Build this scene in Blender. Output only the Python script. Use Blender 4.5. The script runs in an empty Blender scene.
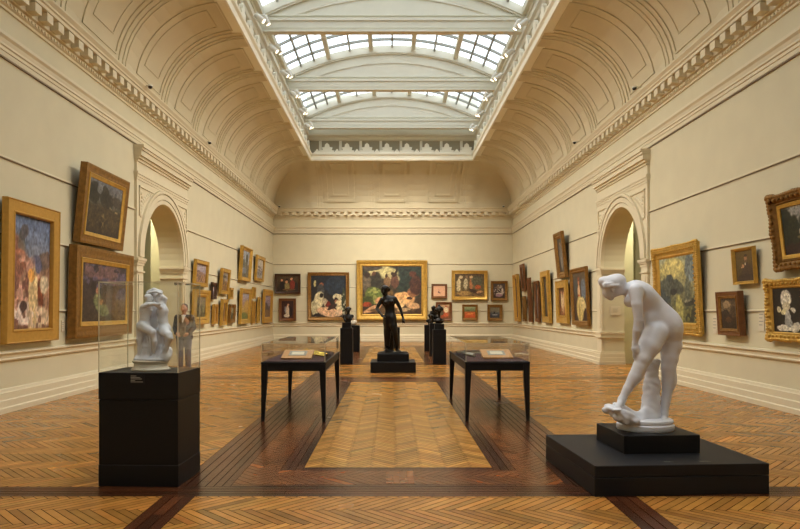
import bpy, bmesh, math, random
import numpy as np
from mathutils import Vector, Matrix
random.seed(7); rng = np.random.default_rng(7)
C = bpy.context.scene.collection
PI = math.pi
F = 650.0; CX = 390.5; CY = 310.5; H = 1.55
XL, XR, YB, YF = -5.89, 6.12, 32.6, -7.0        # side walls, far wall, wall behind the camera

def at(px, py, d): return Vector(((px-CX)*d/F, d, H+(CY-py)*d/F))
def lin(c):
    c = np.asarray(c, float)/255.0
    return np.where(c <= .04045, c/12.92, ((c+.055)/1.055)**2.4)

# ------------------------------------------------------------------ mesh builder
class MB:
    def __init__(s): s.v = []; s.f = []; s.sm = False
    def add(s, vs, fs):
        n = len(s.v); s.v += [tuple(p) for p in vs]; s.f += [tuple(i+n for i in f) for f in fs]
    def quad(s, a, b, c, d): s.add([a, b, c, d], [(0, 1, 2, 3)])
    def box(s, x0, x1, y0, y1, z0, z1, M=None):
        vs = [Vector((x, y, z)) for z in (z0, z1) for y in (y0, y1) for x in (x0, x1)]
        if M: vs = [M @ p for p in vs]
        s.add(vs, [(0, 2, 3, 1), (4, 5, 7, 6), (0, 1, 5, 4), (2, 6, 7, 3), (0, 4, 6, 2), (1, 3, 7, 5)])
    def bbox(s, x0, x1, y0, y1, z0, z1, b=.006):          # box with chamfered edges
        bm = bmesh.new(); bmesh.ops.create_cube(bm, size=1)
        for v in bm.verts:
            v.co = ((x0+x1)/2+v.co.x*(x1-x0), (y0+y1)/2+v.co.y*(y1-y0), (z0+z1)/2+v.co.z*(z1-z0))
        bmesh.ops.bevel(bm, geom=list(bm.edges), offset=b, segments=1, affect='EDGES')
        bm.verts.index_update(); s.add([v.co.copy() for v in bm.verts], [[v.index for v in f.verts] for f in bm.faces]); bm.free()
    def tube(s, pts, rads, n=10, caps=True):
        pts = [Vector(p) for p in pts]; rings = []
        if not hasattr(rads, '__len__'): rads = [rads]*len(pts)
        up = None; base = len(s.v); vs = []
        for i, p in enumerate(pts):
            t = (pts[min(i+1, len(pts)-1)]-pts[max(i-1, 0)]).normalized()
            if up is None: up = Vector((0, 0, 1)) if abs(t.z) < .9 else Vector((1, 0, 0))
            a = t.cross(up).normalized(); b = a.cross(t).normalized(); up = b
            for k in range(n):
                an = 2*PI*k/n; vs.append(p+a*math.cos(an)*rads[i]+b*math.sin(an)*rads[i])
        fs = []
        for i in range(len(pts)-1):
            for k in range(n):
                fs.append((i*n+k, i*n+(k+1) % n, (i+1)*n+(k+1) % n, (i+1)*n+k))
        if caps: fs.append(tuple(range(n))[::-1]); fs.append(tuple((len(pts)-1)*n+k for k in range(n)))
        s.add(vs, fs)
    def lathe(s, prof, c=(0, 0, 0), n=24, sy=1.0):
        vs = []; fs = []
        for r, z in prof:
            for k in range(n):
                a = 2*PI*k/n; vs.append((c[0]+r*math.cos(a), c[1]+r*math.sin(a)*sy, c[2]+z))
        for i in range(len(prof)-1):
            for k in range(n): fs.append((i*n+k, i*n+(k+1) % n, (i+1)*n+(k+1) % n, (i+1)*n+k))
        fs.append(tuple(range(n))[::-1]); fs.append(tuple((len(prof)-1)*n+k for k in range(n)))
        s.add(vs, fs)
    def ball(s, c, r, n=8, m=6):
        if not hasattr(r, '__len__'): r = (r, r, r)
        vs = [(c[0], c[1], c[2]-r[2])]; fs = []
        for j in range(1, m):
            t = PI*j/m
            for k in range(n):
                a = 2*PI*k/n; vs.append((c[0]+r[0]*math.sin(t)*math.cos(a), c[1]+r[1]*math.sin(t)*math.sin(a), c[2]-r[2]*math.cos(t)))
        vs.append((c[0], c[1], c[2]+r[2]))
        for k in range(n):
            fs.append((0, 1+(k+1) % n, 1+k)); fs.append((len(vs)-1, 1+(m-2)*n+k, 1+(m-2)*n+(k+1) % n))
        for j in range(m-2):
            for k in range(n): fs.append((1+j*n+k, 1+j*n+(k+1) % n, 1+(j+1)*n+(k+1) % n, 1+(j+1)*n+k))
        s.add(vs, fs)
    def sweep(s, prof, path, closed=False):               # prof: list of (p,z); path: function(p)->list of xy ; consistent length
        cols = []
        for p, z in prof: cols.append([Vector((x, y, z)) for x, y in path(p)])
        n = len(cols[0]); vs = [q for c in cols for q in c]; fs = []
        for i in range(len(prof)-1):
            for k in range(n if closed else n-1):
                k2 = (k+1) % n; fs.append((i*n+k, (i+1)*n+k, (i+1)*n+k2, i*n+k2))
        s.add(vs, fs)
    def build(s, name, mat, parent=None, smooth=False, flip=False, loc=None):
        me = bpy.data.meshes.new(name); me.from_pydata([tuple(v) for v in s.v], [], s.f)
        if flip: me.flip_normals()
        me.update(); me.materials.append(mat)
        if smooth:
            me.polygons.foreach_set('use_smooth', [True]*len(me.polygons))
            if smooth == 'auto': me.set_sharp_from_angle(angle=math.radians(40))
        o = bpy.data.objects.new(name, me); C.objects.link(o)
        if parent: o.parent = parent
        if loc: o.location = loc
        return o

def struct(o): o['kind'] = 'structure'; return o
def tag(o, label, cat, group=None):
    o['label'] = label; o['category'] = cat
    if group: o['group'] = group
    return o
def thing(name, label, cat, loc=(0, 0, 0), rz=0, group=None, rx=0):
    o = bpy.data.objects.new(name, None); o.empty_display_size = .1; C.objects.link(o)
    o.location = loc; o.rotation_euler = (rx, 0, rz); return tag(o, label, cat, group)

# ------------------------------------------------------------------ materials
def mat(name, col, rough=.6, metal=0, noise=0, nscale=5, bump=0, bscale=40, coat=0, spec=.5, emit=None, estr=0):
    m = bpy.data.materials.new(name); m.use_nodes = True; nt = m.node_tree; b = nt.nodes['Principled BSDF']
    rgb = tuple(lin(col)); b.inputs['Base Color'].default_value = (*rgb, 1)
    b.inputs['Roughness'].default_value = rough; b.inputs['Metallic'].default_value = metal
    b.inputs['Specular IOR Level'].default_value = spec; b.inputs['Coat Weight'].default_value = coat
    tc = nt.nodes.new('ShaderNodeTexCoord')
    if noise:
        n = nt.nodes.new('ShaderNodeTexNoise'); n.inputs['Scale'].default_value = nscale; n.inputs['Detail'].default_value = 5
        nt.links.new(tc.outputs['Object'], n.inputs['Vector'])
        r = nt.nodes.new('ShaderNodeMapRange'); r.inputs[1].default_value = .3; r.inputs[2].default_value = .7
        r.inputs[3].default_value = 1-noise; r.inputs[4].default_value = 1+noise; nt.links.new(n.outputs['Fac'], r.inputs[0])
        mx = nt.nodes.new('ShaderNodeVectorMath'); mx.operation = 'SCALE'; mx.inputs[0].default_value = rgb
        nt.links.new(r.outputs[0], mx.inputs['Scale']); nt.links.new(mx.outputs[0], b.inputs['Base Color'])
    if bump:
        n2 = nt.nodes.new('ShaderNodeTexNoise'); n2.inputs['Scale'].default_value = bscale; n2.inputs['Detail'].default_value = 4
        nt.links.new(tc.outputs['Object'], n2.inputs['Vector'])
        bp = nt.nodes.new('ShaderNodeBump'); bp.inputs['Strength'].default_value = bump; bp.inputs['Distance'].default_value = .02
        nt.links.new(n2.outputs['Fac'], bp.inputs['Height']); nt.links.new(bp.outputs[0], b.inputs['Normal'])
    if emit: b.inputs['Emission Color'].default_value = (*lin(emit), 1); b.inputs['Emission Strength'].default_value = estr
    return m
M = {}
M['wall'] = mat('cream_wall_paint', (207, 199, 170), .75, noise=.03, nscale=2, bump=.03, bscale=60)
M['trim'] = mat('cream_trim_paint', (216, 206, 178), .5, noise=.02)
M['cove'] = mat('cream_plaster', (212, 202, 174), .7, noise=.03, nscale=1.5)
M['well'] = mat('white_plaster', (222, 218, 200), .7, noise=.02)
M['passage'] = mat('olive_cream_paint', (196, 192, 156), .8, noise=.03)
M['rail'] = mat('brown_rail', (128, 112, 88), .5)
M['black'] = mat('black_paint', (9, 10, 14), .5, spec=.35, noise=.05, nscale=8, bump=.03)
M['blacktop'] = mat('charcoal_paint', (19, 20, 25), .5, spec=.35, noise=.05)
M['marble'] = mat('white_marble', (222, 225, 234), .42, noise=.035, nscale=9, bump=.04, bscale=60, spec=.4)
M['marble2'] = mat('cream_marble', (226, 216, 196), .3, noise=.05, nscale=14)
M['bronze'] = mat('dark_bronze', (34, 31, 28), .3, metal=.55, noise=.2, nscale=12, bump=.1, bscale=50)
M['gold'] = mat('gold_leaf', (204, 164, 80), .4, metal=.5, noise=.16, nscale=9, bump=.15, bscale=60)
M['goldf'] = mat('flat_gold', (192, 148, 68), .5, metal=.3, noise=.08, nscale=14, bump=.06, bscale=160)
M['oldgold'] = mat('old_gold', (138, 100, 46), .45, metal=.4, noise=.25, nscale=14, bump=.25, bscale=70)
M['brown'] = mat('brown_wood_frame', (112, 70, 34), .45, metal=.1, noise=.2, nscale=12, bump=.1)
M['dark'] = mat('dark_wood_frame', (66, 42, 26), .4, noise=.2, nscale=12)
M['blonde'] = mat('blonde_wood', (190, 140, 84), .45, noise=.12, nscale=16)
M['card'] = mat('white_card', (214, 204, 180), .7)
M['grey'] = mat('grey_print', (150, 148, 136), .6, noise=.2, nscale=40)
M['rim'] = mat('lit_rim_paint', (244, 240, 222), .6)  # lamp light on rim and cresting put into a paler colour
M['wellpanel'] = mat('shaded_well_plaster', (160, 152, 130), .8)  # recess shade of the skylight well put into a darker colour
M['bar'] = mat('grey_glazing_bar', (150, 150, 140), .5)
M['white_metal'] = mat('white_lamp_metal', (230, 226, 214), .4)
M['lampglow'] = mat('lamp_lens', (255, 240, 210), .3, emit=(255, 236, 200), estr=4)
M['skin'] = mat('skin', (196, 140, 112), .6)
M['hair'] = mat('grey_hair', (96, 84, 74), .8)
M['suit'] = mat('charcoal_suit', (44, 44, 50), .85)
M['vest'] = mat('brown_waistcoat', (104, 88, 66), .85)
M['shirt'] = mat('white_shirt', (226, 222, 218), .8)
M['jean'] = mat('blue_trousers', (66, 76, 100), .85)
M['maroon'] = mat('maroon_cloth', (66, 34, 34), .8)
M['glit'] = mat('brass', (226, 190, 86), .25, metal=.9)
M['domeblack'] = mat('black_dome', (12, 12, 12), .1)

M['lampglow'].cycles.emission_sampling = 'NONE'
def glassmat(name, tint=(.985, .995, .99), f0=.035, edge=None):
    m = bpy.data.materials.new(name); m.use_nodes = True; nt = m.node_tree; nt.nodes.clear()
    o = nt.nodes.new('ShaderNodeOutputMaterial'); tr = nt.nodes.new('ShaderNodeBsdfTransparent'); gl = nt.nodes.new('ShaderNodeBsdfGlossy')
    tr.inputs[0].default_value = (*tint, 1); gl.inputs['Roughness'].default_value = .01; gl.inputs[0].default_value = (1, 1, 1, 1)
    lw = nt.nodes.new('ShaderNodeLayerWeight'); lw.inputs[0].default_value = .5
    pw = nt.nodes.new('ShaderNodeMath'); pw.operation = 'POWER'; pw.inputs[1].default_value = 5; nt.links.new(lw.outputs['Facing'], pw.inputs[0])
    fr = nt.nodes.new('ShaderNodeMath'); fr.operation = 'MULTIPLY_ADD'; fr.inputs[1].default_value = .7; fr.inputs[2].default_value = f0; nt.links.new(pw.outputs[0], fr.inputs[0])
    mx = nt.nodes.new('ShaderNodeMixShader'); nt.links.new(fr.outputs[0], mx.inputs[0]); nt.links.new(tr.outputs[0], mx.inputs[1]); nt.links.new(gl.outputs[0], mx.inputs[2])
    nt.links.new(mx.outputs[0], o.inputs[0]); return m
M['glass'] = glassmat('clear_acrylic')
M['roofglass'] = glassmat('roof_glass', (.93, .95, .95))
M['acedge'] = mat('acrylic_edge', (214, 206, 178), .2, spec=.6)

def attrmat(name, attr, rough, noise, nscale, stretch=None, bump=0, coat=0, vary=0):
    m = bpy.data.materials.new(name); m.use_nodes = True; nt = m.node_tree; b = nt.nodes['Principled BSDF']
    a = nt.nodes.new('ShaderNodeAttribute'); a.attribute_name = attr
    tc = nt.nodes.new('ShaderNodeTexCoord'); n = nt.nodes.new('ShaderNodeTexNoise'); n.inputs['Scale'].default_value = nscale; n.inputs['Detail'].default_value = 4
    if stretch:
        mp = nt.nodes.new('ShaderNodeMapping'); mp.inputs['Scale'].default_value = stretch; nt.links.new(tc.outputs['Object'], mp.inputs[0]); nt.links.new(mp.outputs[0], n.inputs['Vector'])
    else: nt.links.new(tc.outputs['Object'], n.inputs['Vector'])
    r = nt.nodes.new('ShaderNodeMapRange'); r.inputs[1].default_value = .3; r.inputs[2].default_value = .7; r.inputs[3].default_value = 1-noise; r.inputs[4].default_value = 1+noise
    nt.links.new(n.outputs['Fac'], r.inputs[0]); mx = nt.nodes.new('ShaderNodeVectorMath'); mx.operation = 'SCALE'
    nt.links.new(a.outputs['Color'], mx.inputs[0]); nt.links.new(r.outputs[0], mx.inputs['Scale']); nt.links.new(mx.outputs[0], b.inputs['Base Color'])
    b.inputs['Roughness'].default_value = rough; b.inputs['Coat Weight'].default_value = coat; b.inputs['Coat Roughness'].default_value = .12
    if vary:
        n3 = nt.nodes.new('ShaderNodeTexNoise'); n3.inputs['Scale'].default_value = 1.3; nt.links.new(tc.outputs['Object'], n3.inputs['Vector'])
        r3 = nt.nodes.new('ShaderNodeMapRange'); r3.inputs[3].default_value = rough-vary; r3.inputs[4].default_value = rough+vary
        nt.links.new(n3.outputs['Fac'], r3.inputs[0]); nt.links.new(r3.outputs[0], b.inputs['Roughness'])
    if bump:
        bp = nt.nodes.new('ShaderNodeBump'); bp.inputs['Strength'].default_value = bump; bp.inputs['Distance'].default_value = .005
        nt.links.new(n.outputs['Fac'], bp.inputs['Height']); nt.links.new(bp.outputs[0], b.inputs['Normal'])
    return m
M['floor'] = attrmat('parquet', 'tone', .25, .12, 6, bump=.1, vary=.06)
M['canvas'] = attrmat('painted_canvas', 'paint', .55, .12, 25, bump=.3)

# ------------------------------------------------------------------ signed distance sculpting
def smin(a, b, k):
    h = np.clip(.5+.5*(b-a)/k, 0, 1); return b*(1-h)+a*h-k*h*(1-h)
def rotm(e):
    return np.array(Matrix.Rotation(e[2], 3, 'Z') @ Matrix.Rotation(e[1], 3, 'Y') @ Matrix.Rotation(e[0], 3, 'X'))
def c_(p1, p2, r1, r2=None, k=None): return ('c', np.array(p1, float), np.array(p2, float), r1, r1 if r2 is None else r2, k)
def e_(c, r, rot=(0, 0, 0), k=None): return ('e', np.array(c, float), np.array(r, float), rotm(rot), None, k)
def chain(pts, rads, k=None): return [('h', np.array(pts, float), np.array(rads, float), None, None, k)]
def sculpt(prims, res, k=.03, rough=0, zmin=None, flatx=None):
    lo = np.array([1e9]*3); hi = -lo
    for p in prims:
        if p[0] == 'h': R = max(p[2]); a = p[1].min(0)-R; b = p[1].max(0)+R
        elif p[0] == 'c': R = max(p[3], p[4]); a = np.minimum(p[1], p[2])-R; b = np.maximum(p[1], p[2])+R
        else: R = max(p[2]); a = p[1]-R; b = p[1]+R
        lo = np.minimum(lo, a); hi = np.maximum(hi, b)
    lo -= 3*res; hi += 3*res
    if zmin is not None: lo[2] = zmin-2.5*res
    n = np.ceil((hi-lo)/res).astype(int)+1
    ax = [lo[i]+np.arange(n[i])*res for i in range(3)]
    f = np.full(n, .5)
    for p in prims:
        kk = p[5] or k
        if p[0] == 'h': R = max(p[2])+kk*1.5+2*res; a = p[1].min(0)-R; b = p[1].max(0)+R
        elif p[0] == 'c': R = max(p[3], p[4])+kk*1.5+2*res; a = np.minimum(p[1], p[2])-R; b = np.maximum(p[1], p[2])+R
        else: R = max(p[2])+kk*1.5+2*res; a = p[1]-R; b = p[1]+R
        i0 = np.clip(((a-lo)/res).astype(int), 0, n-1); i1 = np.clip(((b-lo)/res).astype(int)+2, 0, n)
        sl = tuple(slice(i0[i], i1[i]) for i in range(3))
        X, Y, Z = np.meshgrid(ax[0][sl[0]], ax[1][sl[1]], ax[2][sl[2]], indexing='ij')
        if X.size == 0: continue
        if p[0] == 'h':
            D = None
            for a_, b_, ra, rb in zip(p[1][:-1], p[1][1:], p[2][:-1], p[2][1:]):
                d = b_-a_; L = max(d @ d, 1e-9)
                t = np.clip(((X-a_[0])*d[0]+(Y-a_[1])*d[1]+(Z-a_[2])*d[2])/L, 0, 1)
                E_ = np.sqrt((X-a_[0]-t*d[0])**2+(Y-a_[1]-t*d[1])**2+(Z-a_[2]-t*d[2])**2)-(ra+(rb-ra)*t*t*(3-2*t))
                D = E_ if D is None else smin(D, E_, .008)
        elif p[0] == 'c':
            d = p[2]-p[1]; L = max(d @ d, 1e-9)
            t = np.clip(((X-p[1][0])*d[0]+(Y-p[1][1])*d[1]+(Z-p[1][2])*d[2])/L, 0, 1)
            D = np.sqrt((X-p[1][0]-t*d[0])**2+(Y-p[1][1]-t*d[1])**2+(Z-p[1][2]-t*d[2])**2)-(p[3]+(p[4]-p[3])*t)
        else:
            q = np.stack([X-p[1][0], Y-p[1][1], Z-p[1][2]], -1) @ p[3]
            k0 = np.sqrt(((q/p[2])**2).sum(-1)); k1 = np.sqrt(((q/p[2]**2)**2).sum(-1)); D = k0*(k0-1)/np.maximum(k1, 1e-6)
        f[sl] = smin(f[sl], D, kk)
    if rough:
        X, Y, Z = np.meshgrid(*ax, indexing='ij')
        f = f+rough*(np.sin(X*37+2*np.sin(Z*29))*np.sin(Y*41+Z*13)*np.cos(Z*33+X*17))
    if zmin is not None:
        f = np.maximum(f, (zmin-ax[2])[None, None, :])
    ins = f < 0
    co = [(i, j, l) for i in (0, 1) for j in (0, 1) for l in (0, 1)]
    sh = tuple(np.array(f.shape)-1)
    g = lambda A, c: A[c[0]:c[0]+sh[0], c[1]:c[1]+sh[1], c[2]:c[2]+sh[2]]
    cnt = sum(g(ins, c).astype(int) for c in co); act = (cnt > 0) & (cnt < 8)
    acc = np.zeros((int(act.sum()), 3)); num = np.zeros(len(acc))
    for a in co:
        for ax_ in range(3):
            if a[ax_]: continue
            b = list(a); b[ax_] = 1
            fa = g(f, a)[act]; fb = g(f, b)[act]; x = (fa < 0) != (fb < 0)
            t = np.where(x, fa/np.where(x, fa-fb, 1), 0)
            P = np.tile(np.array(a, float), (len(fa), 1)); P[:, ax_] += t
            acc += P*x[:, None]; num += x
    idx = np.full(sh, -1); idx[act] = np.arange(len(acc))
    base = np.argwhere(act); V = lo+(base+acc/num[:, None])*res
    faces = []
    for ax_ in range(3):
        u, w = [(1, 2), (2, 0), (0, 1)][ax_]
        s0 = [slice(None)]*3; s1 = [slice(None)]*3; s0[ax_] = slice(0, -1); s1[ax_] = slice(1, None)
        A = ins[tuple(s0)]; B = ins[tuple(s1)]; ch = np.argwhere(A != B)
        ch = ch[(ch[:, u] > 0) & (ch[:, w] > 0) & (ch[:, u] < sh[u]) & (ch[:, w] < sh[w])]
        def cell(du, dw):
            c = ch.copy(); c[:, u] += du; c[:, w] += dw; return idx[c[:, 0], c[:, 1], c[:, 2]]
        Q = np.stack([cell(-1, -1), cell(0, -1), cell(0, 0), cell(-1, 0)], 1)
        inn = A[ch[:, 0], ch[:, 1], ch[:, 2]]; Q[~inn] = Q[~inn][:, ::-1]; faces.append(Q)
    Q = np.concatenate(faces); Q = Q[(Q >= 0).all(1)]
    me = bpy.data.meshes.new('sculpt'); me.from_pydata(V.tolist(), [], Q.tolist()); me.update()
    return me
def smesh(name, prims, res, m, parent=None, k=.03, **kw):
    me = sculpt(prims, res, k, **kw); me.name = name; me.materials.append(m)
    me.polygons.foreach_set('use_smooth', [True]*len(me.polygons))
    o = bpy.data.objects.new(name, me); C.objects.link(o); o.parent = parent
    return o

# ------------------------------------------------------------------ FLOOR
def clip(poly, x0, x1, y0, y1):
    for ax, lim, sg in ((0, x0, 1), (0, x1, -1), (1, y0, 1), (1, y1, -1)):
        out = []
        for i in range(len(poly)):
            a = poly[i]; b = poly[(i+1) % len(poly)]; da = (a[ax]-lim)*sg; db = (b[ax]-lim)*sg
            if da >= 0: out.append(a)
            if (da >= 0) != (db >= 0):
                t = da/(da-db); out.append((a[0]+(b[0]-a[0])*t, a[1]+(b[1]-a[1])*t))
        poly = out
        if len(poly) < 3: return None
    return poly
FV = []; FF = []; FC = []
def plank(poly, col, z=0):
    n = len(FV); FV.extend((x, y, z) for x, y in poly); FF.append(tuple(range(n, n+len(poly)))); FC.append((col, len(poly)))
def tone(base, var):
    b = np.array(base, float)*(1+rng.normal()*var); b[0] *= 1+rng.normal()*.02; return np.clip(b, 5, 250)
LIGHT = (168, 117, 55); DARK = (76, 42, 23)
def herring(x0, x1, y0, y1, w, n, ang, base, var=.075, gap=.003, dirt=.0):
    cx, cy = (x0+x1)/2, (y0+y1)/2; ca, sa = math.cos(ang), math.sin(ang)
    R = math.hypot(x1-x0, y1-y0)/2/w+n+2; K = int(R/n)+2; J = int(R)+2
    for j in range(-J*2, J*2):
        for i in range(-K, K+1):
            ox = j+i*n; oy = j-i*n
            if math.hypot(ox, oy) > R+n: continue
            for q, (a, b, c, d) in enumerate(((0, n, 0, 1), (0, 1, 1, n+1))):
                g = gap/w
                P = [((ox+u), (oy+v)) for u, v in ((a+g, c+g), (b-g, c+g), (b-g, d-g), (a+g, d-g))]
                P = [(cx+w*(u*ca-v*sa), cy+w*(u*sa+v*ca)) for u, v in P]
                if max(p[0] for p in P) < x0 or min(p[0] for p in P) > x1 or max(p[1] for p in P) < y0 or min(p[1] for p in P) > y1: continue
                P = clip(P, x0, x1, y0, y1)
                if P: plank(P, tone(np.array(base)*(1.03 if q else .97), var))  # tone by plank direction imitates the directional sheen of the wood
def strips(x0, x1, y0, y1, along, w, L, base, var=.17):
    a0, a1, b0, b1 = (x0, x1, y0, y1) if along == 'x' else (y0, y1, x0, x1)
    n = max(1, round((b1-b0)/w)); ww = (b1-b0)/n
    for k in range(n):
        p = a0-random.random()*L
        while p < a1:
            s, e = max(p, a0)+.002, min(p+L, a1)-.002
            if e > s:
                u0, u1 = b0+k*ww+.005, b0+(k+1)*ww-.005
                P = [(s, u0), (e, u0), (e, u1), (s, u1)]
                if along == 'y': P = [(y, x) for x, y in P][::-1]
                plank(P, tone(base, var))
            p += L
AX = [(-1.90, -1.63), (1.78, 2.05)]; IX = (-.85, 1.0)
CROSS = [(-7.0, -6.7), (1.72, 2.02), (5.42, 5.72), (14.8, 15.1), (18.5, 18.8), (28.2, 28.5), (32.3, 32.6)]
for c in CROSS: strips(XL, XR, c[0], c[1], 'x', .075, 1.4, DARK)
for i in range(len(CROSS)-1):
    y0, y1 = CROSS[i][1], CROSS[i+1][0]
    for a in AX: strips(a[0], a[1], y0, y1, 'y', .09, 1.3, DARK)
    herring(XL, AX[0][0], y0, y1, .066, 7, -PI/4, LIGHT); herring(AX[1][1], XR, y0, y1, .066, 7, -PI/4, LIGHT)
    xa, xb = AX[0][1], AX[1][0]
    if y1-y0 < 6: herring(xa, xb, y0, y1, .066, 7, -PI/4, LIGHT)
    else:
        m = .22; bw = .78
        # ring of dark boards: outer and inner borders, herringbone between
        RED = (112, 66, 34)
        strips(xa, xa+m, y0, y1, 'y', .075, 1.3, DARK); strips(xb-m, xb, y0, y1, 'y', .075, 1.3, DARK)
        strips(xa+m, xb-m, y0, y0+.07, 'x', .07, 1.3, DARK); strips(xa+m, xb-m, y1-.07, y1, 'x', .07, 1.3, DARK)
        ia, ib, ja, jb = IX[0], IX[1], y0+.7, y1-.7
        strips(ia-m, ia, ja-.12, jb+.12, 'y', .075, 1.3, DARK); strips(ib, ib+m, ja-.12, jb+.12, 'y', .075, 1.3, DARK)
        strips(ia, ib, ja-.12, ja, 'x', .06, 1.3, DARK); strips(ia, ib, jb, jb+.12, 'x', .06, 1.3, DARK)
        herring(xa+m, ia-m, y0+.07, y1-.07, .075, 5, PI/4, RED, .09); herring(ib+m, xb-m, y0+.07, y1-.07, .075, 5, PI/4, RED, .09)
        herring(ia-m, ib+m, y0+.07, ja-.12, .075, 6, -PI/4, RED, .09); herring(ia-m, ib+m, jb+.12, y1-.07, .075, 6, -PI/4, RED, .09)
        herring(ia, ib, ja, jb, .058, 6, PI/4, (176, 127, 61))
        for k_ in range(4): plank([(-.04+k_*.065, y0+.1), (.02+k_*.065, y0+.1), (.02+k_*.065, ja-.15), (-.04+k_*.065, ja-.15)], tone((120, 74, 42), .08), .0015)
strips(XL-3.4, XL, 10, 24, 'x', .09, 1.2, LIGHT); strips(XR, XR+3.4, 10, 24, 'x', .09, 1.2, LIGHT)
nb = len(FV); FV += [(XL-3.5, YF-.3, -.004), (XR+3.5, YF-.3, -.004), (XR+3.5, YB+.3, -.004), (XL-3.5, YB+.3, -.004)]; FF.append((nb, nb+1, nb+2, nb+3)); FC.append((np.array((58, 30, 16)), 4))
me = bpy.data.meshes.new('floor'); me.from_pydata(FV, [], FF); me.update(); me.materials.append(M['floor'])
ca = me.color_attributes.new('tone', 'FLOAT_COLOR', 'CORNER'); buf = []
for c, n in FC: l = lin(c); buf += [l[0], l[1], l[2], 1]*n
ca.data.foreach_set('color', np.array(buf, dtype=np.float32))
floor = struct(bpy.data.objects.new('floor', me)); C.objects.link(floor)

# ------------------------------------------------------------------ WALLS
PORT = {'left': (16.8, XL, .06, -1), 'right': (17.2, XR, .06, 1)}
AR, ZS = 1.47, 2.8; TH = .6; PWH = 1.86
def archface(mb, X, yc, y0, y1, z1, r=AR, n=28, z0=0):
    for a, b in ((y0, yc-r), (yc+r, y1)):
        mb.quad((X, a, z0), (X, b, z0), (X, b, z1), (X, a, z1))
    for k in range(n):
        t0, t1 = PI-PI*k/n, PI-PI*(k+1)/n
        p = (yc+r*math.cos(t0), ZS+r*math.sin(t0)); q = (yc+r*math.cos(t1), ZS+r*math.sin(t1))
        mb.quad((X, p[0], p[1]), (X, q[0], q[1]), (X, q[0], z1), (X, p[0], z1))
def archreveal(mb, Xa, Xb, yc, r=AR, n=28, z0=0):
    P = [(yc-r, z0)]+[(yc+r*math.cos(PI-PI*k/n), ZS+r*math.sin(PI-PI*k/n)) for k in range(n+1)]+[(yc+r, z0)]
    for a, b in zip(P[:-1], P[1:]): mb.quad((Xa, a[0], a[1]), (Xa, b[0], b[1]), (Xb, b[0], b[1]), (Xb, a[0], a[1]))
for side, (yc, X, p, s) in PORT.items():
    w = MB(); archface(w, X, yc, YF, YB, 6.7); archreveal(w, X, X+s*TH, yc); archface(w, X+s*TH, yc, YF, YB, 6.7)
    struct(w.build('wall_'+side, M['wall']))
    # passage beyond the arch
    b = MB(); X2 = X+s*3.4; xa = X+s*TH
    b.quad((X2, 10, 0), (X2, 24, 0), (X2, 24, 5), (X2, 10, 5)); b.quad((xa, 10, 0), (X2, 10, 0), (X2, 10, 5), (xa, 10, 5)); b.quad((xa, 24, 0), (X2, 24, 0), (X2, 24, 5), (xa, 24, 5))
    b.quad((xa, 10, 5), (X2, 10, 5), (X2, 24, 5), (xa, 24, 5))
    for yy in (13.2, 15.4, 17.6, 19.9, 21.6):
        b.box(min(X2, X2-s*.12), max(X2, X2-s*.12), yy, yy+.35, 0, 4.4)
    b.box(*sorted((X+s*(TH-.03), X+s*(TH+.39))), yc+1.85, yc+2.3, 0, 4.4)
    for e in (.35, .9, 1.5): b.box(*sorted((X2-s*e, X2-s*(e+.18))), 23.85, 24, 0, 4.4)
    b.box(min(X2, X2-s*.16), max(X2, X2-s*.16), 10, 24, 4.4, 4.6); b.box(min(X2, X2-s*.06), max(X2, X2-s*.06), 10, 24, 0, .3)
    struct(b.build('wall_%s_passage' % side, M['passage']))
bk = MB(); bk.quad((XL, YB, 0), (XR, YB, 0), (XR, YB, 6.7), (XL, YB, 6.7)); struct(bk.build('wall_back', M['wall']))
bk = MB(); bk.quad((XL, YF, 0), (XR, YF, 0), (XR, YF, 6.7), (XL, YF, 6.7)); struct(bk.build('wall_front', M['wall']))

def ringpath(p): return [(XL+p, YF+p), (XL+p, YB-p), (XR-p, YB-p), (XR-p, YF+p)]
def runpath(side):
    yc = PORT['left'][0] if side == 'left' else PORT['right'][0]
    if side == 'left1': return lambda p: [(XL+p, YF+p), (XL+p, PORT['left'][0]-PWH)]
    if side == 'left2back': return lambda p: [(XL+p, PORT['left'][0]+PWH), (XL+p, YB-p), (XR-p, YB-p), (XR-p, PORT['right'][0]+PWH)]
    if side == 'right1': return lambda p: [(XR-p, PORT['right'][0]-PWH), (XR-p, YF+p), (XL+p, YF+p)]
RUNS = ('left1', 'left2back', 'right1')
BASEP = [(0, .36), (.03, .35), (.04, .31), (.055, .30), (.055, .20), (.075, .185), (.075, .09), (.095, .075), (.095, 0)]
DADO = [(0, .93), (.07, .92), (.075, .895), (.05, .88), (.035, .86), (.03, .82), (.045, .80), (.03, .775), (0, .765)]
FRZ = [(0, 5.76), (.09, 5.75), (.09, 5.70), (.06, 5.66), (.045, 5.60), (.05, 5.565), (.03, 5.55), (.03, 5.50), (.015, 5.49), (.015, 5.42), (0, 5.41)]
for nm, prof, m_ in (('baseboard', BASEP, 'trim'), ('dado', DADO, 'trim')):
    for i, r in enumerate(RUNS):
        b = MB(); b.sweep(prof, runpath(r)); struct(b.build({'baseboard': 'baseboard_', 'dado': 'trim_dado_'}[nm]+('left', 'back', 'right')[i], M[m_]))
b = MB(); b.sweep(FRZ, ringpath, True); struct(b.build('trim_frieze', M['trim']))
b = MB()
for z in (3.89, 2.735, 1.55):
    for r in RUNS: b.sweep([(0, z+.018), (.024, z+.014), (.026, z-.012), (0, z-.018)], runpath(r))
struct(b.build('trim_picture_rail', M['trim']))
b = MB()
for z in (3.865, 2.713, 1.528):
    for r in RUNS: b.sweep([(0, z+.007), (.018, z+.007), (.018, z-.006), (0, z-.006)], runpath(r))
b.sweep([(0, 5.40), (.03, 5.40), (.03, 5.382), (0, 5.382)], ringpath, True)
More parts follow.
